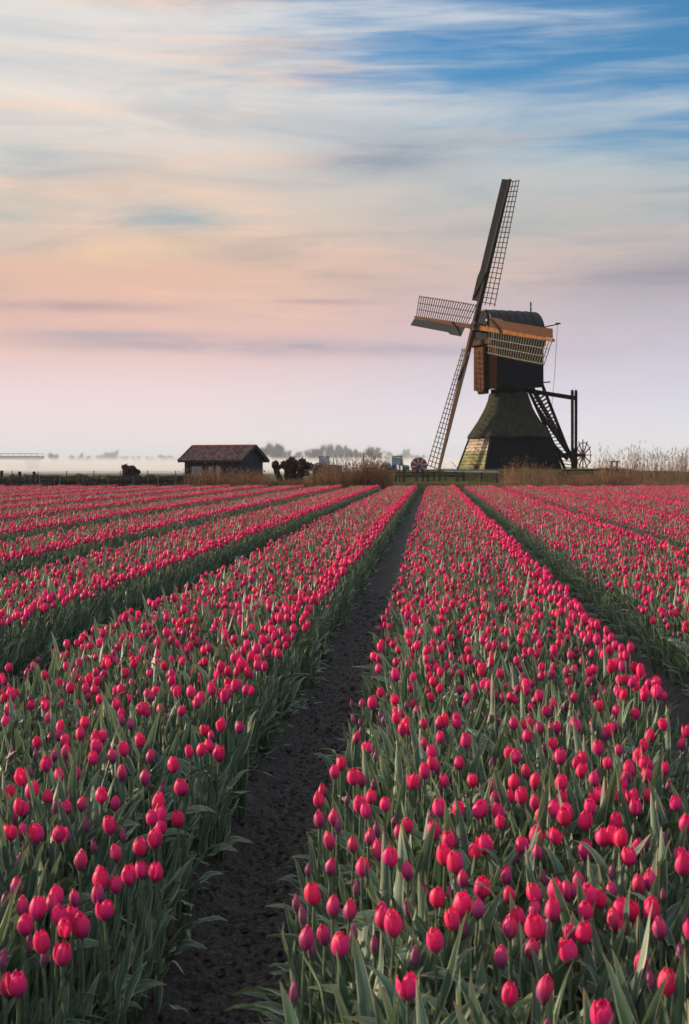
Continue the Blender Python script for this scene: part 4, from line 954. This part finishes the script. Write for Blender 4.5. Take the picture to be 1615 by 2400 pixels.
wire_fence('grey post and wire fence standing in front of the hedge', [(-40, 1112), (95, 1113), (141, 1117), (198, 1113), (254, 1112), (313, 1114), (372, 1113), (412, 1116)], 78.6, 0.045, (0.5, 0.8))
wire_fence('distant row of thin fence posts in the misty meadow behind the hedge', [(-20, 1104), (28, 1103), (89, 1105), (156, 1103), (220, 1103), (282, 1104), (346, 1103), (412, 1103), (470, 1104)], 140.0, 0.05, (0.55, 0.9))
g_ = random.Random(8)
for x, yt, rr, lab in ((3, 1103, .11, 'thick dark timber post at the very end of the hedge'), (46, 1105, .10, 'thick dark timber post, second from the end of the hedge'), (81, 1105, .10, 'thick dark timber post, third from the end of the hedge')):
    q = px(x, yt, 82.5); f = Vector((q.x, 82.5, float(land_z(q.x, 82.5)))); b = MB(); post_round(b, Vector((0, 0, 0)), q.z - f.z, rr, g_)
    tag(b.obj('timber_post', M['bark'], None, f), lab, 'post', 'thick timber posts by the hedge')
for i, (x, yt) in enumerate(((25, 1113), (32, 1110), (38, 1114), (58, 1110), (72, 1114), (86, 1110), (129, 1114), (206, 1114), (233, 1115), (348, 1114), (408, 1114))):
    q = px(x, yt, 80.0); f = Vector((q.x, 80.0, float(land_z(q.x, 80.0)))); b = MB(); post_round(b, Vector((0, 0, 0)), q.z - f.z, 0.05, g_)
    tag(b.obj('stake', M['post'], None, f), 'thin weathered stake in the hedge, %s from the frame edge' % ordinal(i + 1), 'stake', 'thin stakes in the hedge')
def rail_fence(name, label, posts, rails, d):
    x0 = px(posts[0][0], HOR, d); base = Vector((x0.x, d, float(land_z(x0.x, d)))); o = thing(name, label, 'fence', base)
    for x, yt, w in posts:
        q = px(x, yt, d); f = Vector((q.x, d, float(land_z(q.x, d)))) - base; b = MB(); b.box((f.x, 0, (f.z - .15 + q.z - base.z) / 2), (w, w, q.z - base.z - f.z + .15)); b.obj('post', M['post'], o)
    for xa, ya, xb, yb, w, m, off in rails:
        b = MB(); b.beam(px(xa, ya, d) - base + Vector((0, off, 0)), px(xb, yb, d) - base + Vector((0, off, 0)), .06, w, (0, 1, 0)); b.obj('rail', m, o)
rail_fence('yard_fence', 'mossy timber rail fence in front of the thatched mill base', [(928, 1112, .16), (949, 1100, .12), (976, 1101, .14), (991, 1103, .12), (1003, 1102, .16), (1017, 1105, .1), (1030, 1101, .16), (1044, 1104, .1), (1072, 1100, .18), (1086, 1104, .18), (1128, 1106, .14), (1163, 1106, .12)],
           [(926, 1108, 1090, 1108, .14, M['rail_moss'], -.1), (1040, 1104, 1168, 1106, .10, M['rail_pale'], -.12), (926, 1116, 1090, 1115, .16, M['rail_moss'], -.1)], 96.0)
rail_fence('bank_fence', 'brown timber rail running along the reed bank beside the winch wheel', [(1330, 1100, .12), (1388, 1100, .12), (1421, 1096, .16), (1443, 1103, .14), (1458, 1108, .16)],
           [(1318, 1103, 1440, 1101, .10, M['oak'], -.08), (1420, 1104, 1470, 1111, .10, M['oak'], -.08)], 95.0)
d_ = 94.0; q = px(1445, 1115, d_); o = thing('sluice_frame', 'small upright wooden sluice frame with a pale board at the ditch', 'frame', (q.x, d_, float(land_z(q.x, d_))))
bz = o.location
for x, yt in ((1434, 1081), (1446, 1082)):
    b = MB(); p = px(x, yt, d_); b.box((p.x - bz.x, 0, (p.z - bz.z) / 2), (.11, .11, p.z - bz.z)); b.obj('post', M['oak'], o)
b = MB(); b.beam(px(1430, 1082, d_) - bz, px(1452, 1082, d_) - bz, .1, .09); b.obj('cross_bar', M['oak'], o)
b = MB(); b.beam(px(1427, 1095, d_) - bz + Vector((0, -.1, 0)), px(1448, 1095, d_) - bz + Vector((0, -.1, 0)), .05, .14, (0, 1, 0)); b.obj('board', M['pale_board'], o)

# post pair by the tractor
d_ = 96.5; q = px(943, 1115, d_); o = thing('gate_frame', 'pair of upright rusty posts joined on top beside the blue tractor', 'gate', (q.x, d_, float(land_z(q.x, d_)))); bz = o.location
for x in (937, 945):
    b = MB(); p = px(x, 1089, d_); b.box((p.x - bz.x, 0, (p.z - bz.z) / 2), (.09, .09, p.z - bz.z)); b.obj('post', M['oak'], o)
b = MB(); b.beam(px(935, 1090, d_) - bz, px(947, 1090, d_) - bz, .08, .06); b.obj('cross_bar', M['oak'], o)

# ------------------------------------------------------------------ hose reel and tractors
def reel():
    d = 101.0; c = px(982, 1091, d); gz = float(land_z(c.x, d)); o = thing('hose_reel', 'round red hose reel with white spokes behind the mossy rail fence', 'hose reel', (c.x, d, gz)); h = c.z - gz; r = 0.58
    for y in (-.32, .32):
        b = MB(); b.tube([(0, y - .02, h), (0, y + .02, h)], r, 32); f = b.obj('flange', M['red_paint'], o)
        for i in range(8):
            a = 2 * math.pi * i / 8 + .2; s_ = -1 if y < 0 else 1; u = Vector((math.cos(a), 0, math.sin(a))); n_ = Vector((-u.z, 0, u.x)); p0 = Vector((0, y + s_ * .022, h))
            m = MB(); m.prism([p0 + u * .08 - n_ * .012, p0 + u * (r - .02) - n_ * .05, p0 + u * (r - .02) + n_ * .05, p0 + u * .08 + n_ * .012], (0, s_ * .012, 0)); m.obj('spoke', M['rail_pale'], f)
    b = MB(); b.tube([(0, -.3, h), (0, .3, h)], .3, 20); b.obj('drum', M['rubber'], o)
    b = MB(); b.tube([(0, -.42, h), (0, .42, h)], .06, 10); b.obj('axle', M['iron'], o)
    for y in (-.42, .42):
        for x in (-.45, .45): b = MB(); b.beam((0, y, h), (x, y, 0), .07, .07); b.obj('stand_leg', M['iron'], o)
reel()
def tractor(label, x, d, flip, paint, trailer, rz):
    c = px(x, HOR, d); gz = float(land_z(c.x, d)); o = thing('tractor', label, 'tractor', (c.x, d, gz), 'tractors parked in the misty meadow', rz)
    f = flip
    b = MB(); b.prism([(f * .3, -.45, .85), (f * 2.1, -.40, .85), (f * 2.15, -.38, 1.35), (f * 1.9, -.4, 1.5), (f * .3, -.45, 1.6)], (0, .85, 0)); body = b.obj('bonnet', paint, o)
    b = MB(); b.box((f * .2, 0, .75), (2.6, .5, .35)); b.obj('chassis', M['iron'], o)
    cb = MB()
    for sx, sy in ((-.75, -.7), (.55, -.7), (-.75, .7), (.55, .7)): cb.beam((f * sx * .95 - f * .1, sy, 1.2), (f * sx * .85 - f * .1, sy * .95, 2.45), .08, .08)
    cb.box((-f * .2, 0, 1.15), (1.3, 1.3, .5)); cab = cb.obj('cab', paint, o)
    b = MB(); b.box((-f * .2, 0, 2.5), (1.5, 1.5, .13)); b.obj('cab_roof', M['grey_paint'], cab)
    for sy in (-1, 1): b = MB(); b.box((-f * .2, sy * .685, 1.85), (1.1, .02, 1.05)); b.obj('pane', M['cab_glass'], cab)
    for sx in (-.72, .42): b = MB(); b.box((f * sx - f * .1, 0, 1.85), (.02, 1.2, 1.05)); b.obj('pane', M['cab_glass'], cab)
    b = MB(); b.tube([(f * 1.1, .3, 1.5), (f * 1.1, .3, 2.3)], .05, 8); b.obj('exhaust', M['iron'], o)
    for wx, r, w in ((-.65, .80, .42), (1.55, .50, .3)):
        for sy in (-1, 1):
            t = MB(); y0 = sy * .62; t.tube([(f * wx, y0, r), (f * wx, y0 + sy * .05, r), (f * wx, y0 + sy * (w - .05), r), (f * wx, y0 + sy * w, r)], [r * .9, r, r, r * .9], 22); wl = t.obj('wheel', M['rubber'], o)
            h = MB(); h.tube([(f * wx, y0 + sy * w, r), (f * wx, y0 + sy * (w + .03), r)], r * .5, 16); h.obj('rim', M['grey_paint'], wl)
    for sy in (-1, 1): b = MB(); b.tube([(-f * .65 + .95 * math.cos(a), sy * .86, .82 + .95 * math.sin(a)) for a in (R(20), R(50), R(80), R(110), R(140), R(165))], .1, 6); b.obj('mudguard', paint, o)
    if trailer:
        b = MB(); b.box((-f * 2.4, 0, 1.0), (2.2, 1.9, .5)); tb = b.obj('hopper', M['grey_paint'], o)
        for sy in (-1, 1): w = MB(); w.tube([(-f * 2.4, sy * .7, .42), (-f * 2.4, sy * 1.0, .42)], .42, 18); w.obj('wheel', M['rubber'], tb)
        b = MB(); b.beam((-f * 1.3, 0, .7), (-f * .6, 0, .7), .1, .1); b.obj('drawbar', M['iron'], tb)
tractor('grey cabbed tractor with a low hopper seen above the brown reeds', 762, 175.0, 1, M['grey_paint'], True, R(8))
tractor('blue cabbed tractor parked between the reeds and the mill fence', 925, 160.0, 1, M['blue_paint'], False, R(-55))

# ------------------------------------------------------------------ reeds and grass
def reed_kind(seed, hgt, n, mat_, plume=True):
    g = random.Random(seed); b = MB()
    for i in range(n):
        p = Vector((g.gauss(0, .16), g.gauss(0, .16), -.05)); h = hgt * g.uniform(.55, 1.08); ln = Vector((g.gauss(.05, .10), g.gauss(0, .10), 0)) * h
        q = p + ln * .35 + Vector((0, 0, h * .55)); t = p + ln + Vector((0, 0, h)); s_ = Vector((0.007, 0, 0)) if i % 2 else Vector((.004, .006, 0))
        b.add([p - s_, p + s_, q + s_ * .8, q - s_ * .8, t], [(0, 1, 2, 3), (3, 2, 4)])
        for k_ in range(g.choice((1, 2, 3))):
            u = g.uniform(.25, .85); c = p.lerp(q, u / .55) if u < .55 else q.lerp(t, (u - .55) / .45); dr = Vector((g.uniform(-1, 1), g.uniform(-1, 1), g.uniform(.4, 1.3))).normalized() * g.uniform(.12, .32) * hgt * .6
            w = dr.cross(Vector((0, 0, 1))).normalized() * .010; b.add([c - w, c + w, c + dr + Vector((0, 0, -.04))], [(0, 1, 2)])
        if plume and g.random() < .5:
            pl = Vector((g.uniform(-.02, .06), 0, .10)) * hgt * .8
            for a in (Vector((.018, 0, 0)), Vector((0, .018, 0))): b.add([t - pl * .5, t + a, t + pl, t - a], [(0, 1, 2, 3)])
    return b.mesh('reed_kind', mat_)
def reed_bed(name, label, area, n, hgt, mats, seed, per=14, plume=True):
    """area: (x0 px, x1 px, d0, d1)"""
    g = random.Random(seed); kinds_ = [reed_kind(seed * 50 + i, hgt, per, mats[i % len(mats)], plume) for i in range(8)]
    pts, rots, scl, ix = [], [], [], []
    for i in range(n):
        d = g.uniform(area[2], area[3]); X = g.uniform(area[0], area[1]); x = (X - 807.5) / F_PX * d
        f = (1.0 + 0.7 * float(vnoise(x * .55 + seed, d * .5))) * g.uniform(.75, 1.15)
        e = min(1, (X - area[0]) / 25 + .25, (area[1] - X) / 25 + .25)
        pts.append((x, d, float(land_z(x, d)))); rots.append((g.gauss(0, .05), g.gauss(0, .05), g.uniform(0, 6.28))); scl.append((1.1, 1.1, f * (0.5 + 0.5 * e))); ix.append(g.randrange(8))
    tag(scatter(name, pts, rots, scl, ix, kinds_), label, None, None, 'stuff')
reed_bed('brown_reeds', 'tall red-brown reeds between the willow stumps and the blue tractor', (728, 912, 79.0, 86.0), 320, 1.60, [M['reed'], M['reed_dark'], M['reed']], 21)
reed_bed('shed_reeds', 'thin tan reeds in front of the shed', (425, 640, 78.6, 83.5), 240, 1.25, [M['reed_tan'], M['reed_dark'], M['reed']], 22, 10)
reed_bed('low_bank_reeds', 'low brown stubble of reeds under the willow stumps', (590, 740, 78.4, 82), 330, 0.70, [M['reed'], M['reed_dark']], 23, 14, False)
reed_bed('mill_reeds', 'tan reeds standing before the thatched mill base', (1180, 1300, 84.0, 93.0), 85, 1.40, [M['reed_tan'], M['reed'], M['reed_dark']], 24, 10)
reed_bed('bank_reeds', 'dense dark brown reed bank under the winch wheel', (1305, 1470, 80.0, 91.0), 560, 0.78, [M['reed_dark'], M['reed'], M['reed_dark']], 25, 16, False)
reed_bed('ditch_reeds', 'sparse tall feathery reeds along the ditch', (1394, 1720, 88.0, 100.0), 250, 2.05, [M['reed_tan'], M['reed_dark'], M['reed']], 26, 6)
reed_bed('ditch_low_reeds', 'low dark reeds at the edge of the tulip field by the ditch', (1455, 1760, 79.0, 84.0), 520, 0.55, [M['reed_dark'], M['reed']], 27, 14, False)
def grass_kind(seed, h):
    g = random.Random(seed); b = MB()
    for i in range(22):
        p = Vector((g.gauss(0, .12), g.gauss(0, .12), -.02)); a = g.uniform(0, 6.28); o = Vector((math.cos(a), math.sin(a), 0)); l = h * g.uniform(.5, 1.1)
        w = Vector((-o.y, o.x, 0)) * .006; m_ = p + Vector((0, 0, l * .6)) + o * l * .12; t = p + Vector((0, 0, l * .9)) + o * l * .5
        b.add([p - w, p + w, m_ + w, m_ - w, t], [(0, 1, 2, 3), (3, 2, 4)])
    return b.mesh('grass_kind', M['grass'])
def grass(name, label, boxes, seed, h):
    g = random.Random(seed); ks = [grass_kind(seed * 30 + i, h) for i in range(6)]; pts, rots, scl, ix = [], [], [], []
    for X0, X1, d0, d1, n in boxes:
        for i in range(n):
            d = g.uniform(d0, d1); x = (g.uniform(X0, X1) - 807.5) / F_PX * d
            if math.hypot((x - MILL.x), d - MILL.y) < 3.0: continue
            f = g.uniform(.6, 1.2) * (1 + float(vnoise(x * .4, d * .4))); pts.append((x, d, float(land_z(x, d)))); rots.append((0, 0, g.uniform(0, 6.28))); scl.append((1.3, 1.3, f)); ix.append(g.randrange(6))
    tag(scatter(name, pts, rots, scl, ix, ks), label, None, None, 'stuff')
grass('verge_grass', 'rough green and straw-coloured grass on the verge and mill mound', [(-150, 1800, 77.2, 82, 6500), (880, 1480, 82, 106, 9000), (-150, 900, 82, 100, 4000)], 31, 0.22)

# ------------------------------------------------------------------ far things in the mist
def tree_mesh(seed):
    g = random.Random(seed); tr = MB(); cr = MB()
    tr.tube([(0, 0, -.3), (.05, 0, 1.6), (0.1, .05, 3.5), (0, 0, 5.5)], [.32, .26, .2, .1], 8)
    limbs = []
    for i in range(13):
        z = g.uniform(1.6, 5.2); a = g.uniform(0, 6.28); l = g.uniform(2.0, 3.6) * (1.15 - abs(z - 3.2) * .13); up = g.uniform(.5, 1.3)
        d = Vector((math.cos(a), math.sin(a), up)).normalized(); p = Vector((0, 0, z)); q = p + d * l * .55 + Vector((0, 0, .2)); t = p + d * l + Vector((0, 0, .5))
        tr.tube([p, q, t], [.11, .07, .03], 5, False); limbs.append((p, q, t))
    for i in range(4600):
        p, q, t = g.choice(limbs); u = g.uniform(.25, 1.0); c = p.lerp(q, u * 2) if u < .5 else q.lerp(t, u * 2 - 1)
        d = Vector((c.x, c.y, (c.z - 2.2) * .9)).normalized() + Vector((g.gauss(0, .75), g.gauss(0, .75), g.gauss(.2, .7))); d.normalize(); l = g.uniform(.5, 1.9)
        c = c + Vector((g.gauss(0, .3), g.gauss(0, .3), g.gauss(0, .3))); w = d.orthogonal().normalized() * g.uniform(.012, .03)
        cr.add([c - w, c + w, c + d * l], [(0, 1, 2)])
    return tr.mesh('trunk', M['tree_twig']), cr.mesh('crown', M['tree_twig'])
TREES = [tree_mesh(400 + i) for i in range(5)]
def far_tree(label, X, top, d, wpx, i):
    p = px(X, HOR, d); h = (HOR - top) / F_PX * d + CAM_Z; w = wpx / F_PX * d
    o = thing('bare_tree', label, 'tree', (p.x, d, 0.0), 'bare trees in the mist', i * 1.7)
    tm, cm = TREES[i % 5]; s_ = (w / 5.6, w / 5.6, h / 7.6)
    for nm, me in (('trunk', tm), ('crown', cm)):
        c = link(nm, me, o); c.scale = s_
k_ = 0
for X, top, d, w in ((622, 1050, 520, 34), (640, 1043, 545, 44), (660, 1047, 530, 40), (676, 1058, 560, 26), (700, 1062, 600, 24), (724, 1054, 560, 34), (746, 1050, 540, 30), (765, 1045, 550, 38), (786, 1050, 575, 26), (803, 1047, 545, 36), (822, 1053, 560, 30), (842, 1058, 590, 26), (873, 1052, 540, 38), (886, 1064, 560, 22)):
    k_ += 1; far_tree('grey-blue bare tree in the misty clump behind the reeds, %s counting from the shed' % ordinal(k_), X, top, d, w, k_)
k_ = 0
for X, top, d, w in ((916, 1063, 800, 24), (932, 1066, 830, 20), (952, 1057, 780, 26), (968, 1066, 820, 22), (985, 1068, 850, 22)):
    k_ += 1; far_tree('pale bare tree in the mist past the lowered sail, %s from the clump' % ordinal(k_), X, top, d, w, k_ + 2)
k_ = 0
for X, top, d, w in ((126, 1064, 700, 30), (172, 1070, 850, 20), (190, 1064, 800, 20), (206, 1071, 850, 20), (235, 1066, 900, 30), (262, 1059, 880, 32), (290, 1070, 950, 26), (320, 1071, 980, 26), (352, 1072, 1000, 26), (386, 1068, 960, 30), (408, 1071, 960, 24)):
    k_ += 1; far_tree('faint bare tree in the mist between overpass and shed, %s from the overpass' % ordinal(k_), X, top, d, w, k_ + 1)
k_ = 0
for X, top, d, w in ((1484, 1064, 1000, 26), (1530, 1067, 1050, 24), (1556, 1064, 1020, 30), (1590, 1068, 1060, 34)):
    k_ += 1; far_tree('very faint bare tree in the mist behind the feathery reeds, %s from the mill' % ordinal(k_), X, top, d, w, k_)
def far_wood():
    b = MB(); g = random.Random(77)
    for i in range(9000):
        X = g.choice((g.uniform(600, 905), g.uniform(100, 430), g.uniform(905, 1010), g.uniform(1470, 1680))); d = g.uniform(640, 720) if 600 < X < 905 else g.uniform(950, 1080)
        p = px(X, HOR, d); hh = (7.0 if X > 600 and X < 905 else 6.5) * (1 + .5 * float(vnoise(X * .05, 2.2))); z = g.uniform(0, hh); l = g.uniform(.8, 2.2)
        dr = Vector((g.gauss(0, .4), g.gauss(0, .4), 1)).normalized() * l; w = Vector((.06, 0, 0)); p.z = z; b.add([p - w, p + w, p + dr], [(0, 1, 2)])
    tag(b.obj('undergrowth', M['tree_twig']), 'faint low scrub under the far misty trees', None, None, 'stuff')
far_wood()
def overpass():
    d = 430.0; m = d / F_PX; xe = px(96, HOR, d).x; o = thing('overpass', 'pale concrete road overpass on a pier ending in the mist', 'bridge', (xe, d, 0))
    zt, zb_ = CAM_Z + (HOR - 1069) * m, CAM_Z + (HOR - 1078) * m
    b = MB(); b.prism([(0, -5, zt), (0, -5, zb_ + .35), (-1.2, -4.2, zb_), (-1.2, 4.2, zb_), (0, 5, zb_ + .35), (0, 5, zt)], (-120, 0, 0)); b.obj('deck', M['concrete'], o)
    for x in (-2.2, -34, -66, -98):
        b = MB(); b.prism([(x - 1.2, -3.2, -.3), (x + .3, -3.2, -.3), (x + 1.1, -4, zb_ + .1), (x - 1.9, -4, zb_ + .1)], (0, 7, 0)); b.obj('pier', M['concrete'], o)
    b = MB(); b.beam((-1.2, -3.5, 0.5), (1.2, -4.5, zt - .2), .35, .35); b.obj('strut', M['concrete'], o)
    for y in (-4.9, 4.9):
        b = MB(); b.beam((-.1, y, zt + .75), (-119, y, zt + .75), .08, .08); rail = b.obj('railing', M['grey_paint'], o)
        for i in range(40): q = MB(); q.box((-.2 - i * 1.8, y, zt + .38), (.08, .08, .76)); q.obj('baluster', M['grey_paint'], rail)
overpass()
def turbine(label, X, top, d, rot):
    p = px(X, HOR, d); hz = (HOR - top) / F_PX * d + CAM_Z; o = thing('wind_turbine', label, 'wind turbine', (p.x, d, 0), 'wind turbines on the horizon')
    b = MB(); b.tube([(0, 0, -.3), (0, 0, hz)], [.45, .22], 10); b.obj('tower', M['white'], o)
    b = MB(); b.box((0, .3, hz), (.6, 1.6, .6)); nc = b.obj('nacelle', M['white'], o)
    for i in range(3):
        a = rot + i * 2.094; u = Vector((math.sin(a), 0, math.cos(a))); b = MB(); b.beam(Vector((0, -.6, hz)), Vector((0, -.6, hz)) + u * hz * .55, .42, .12, u.cross(Vector((0, 1, 0))), .1, .04); b.obj('blade', M['white'], o)
turbine('faint thin wind turbine on the horizon beside the winch wheel', 1421, 1062, 1150, .1)
turbine('faint thin wind turbine on the horizon above the feathery reeds', 1583, 1055, 1150, -.25)

# ------------------------------------------------------------------ air
def air(name, lo, hi__, dens, col, label, g=0.0):
    b = MB(); c = [(lo[i] + hi__[i]) / 2 for i in range(3)]; b.box(c, [hi__[i] - lo[i] for i in range(3)])
    m = bpy.data.materials.new(name); m.use_nodes = True; t = m.node_tree; t.nodes.remove(t.nodes['Principled BSDF'])
    v = t.nodes.new('ShaderNodeVolumePrincipled'); v.inputs['Color'].default_value = (*col, 1); v.inputs['Density'].default_value = dens; v.inputs['Anisotropy'].default_value = g
    t.links.new(v.outputs[0], t.nodes['Material Output'].inputs['Volume']); m.cycles.homogeneous_volume = True
    tag(b.obj(name, m), label, None, None, 'stuff')
air('haze', (-750, -25, -2.0), (750, 1300, 40), 0.00013, (0.90, 0.96, 1.0), 'thin morning haze')
air('mist_bank', (-740, 230, -1.5), (740, 1290, 3.0), 0.010, (0.95, 0.955, 1.0), 'white ground mist lying over the far meadows', 0.0)
air('mist_veil', (-735, 300, -1.2), (735, 1285, 14), 0.0013, (0.80, 0.88, 1.0), 'pale mist round the distant trees', 0.0)
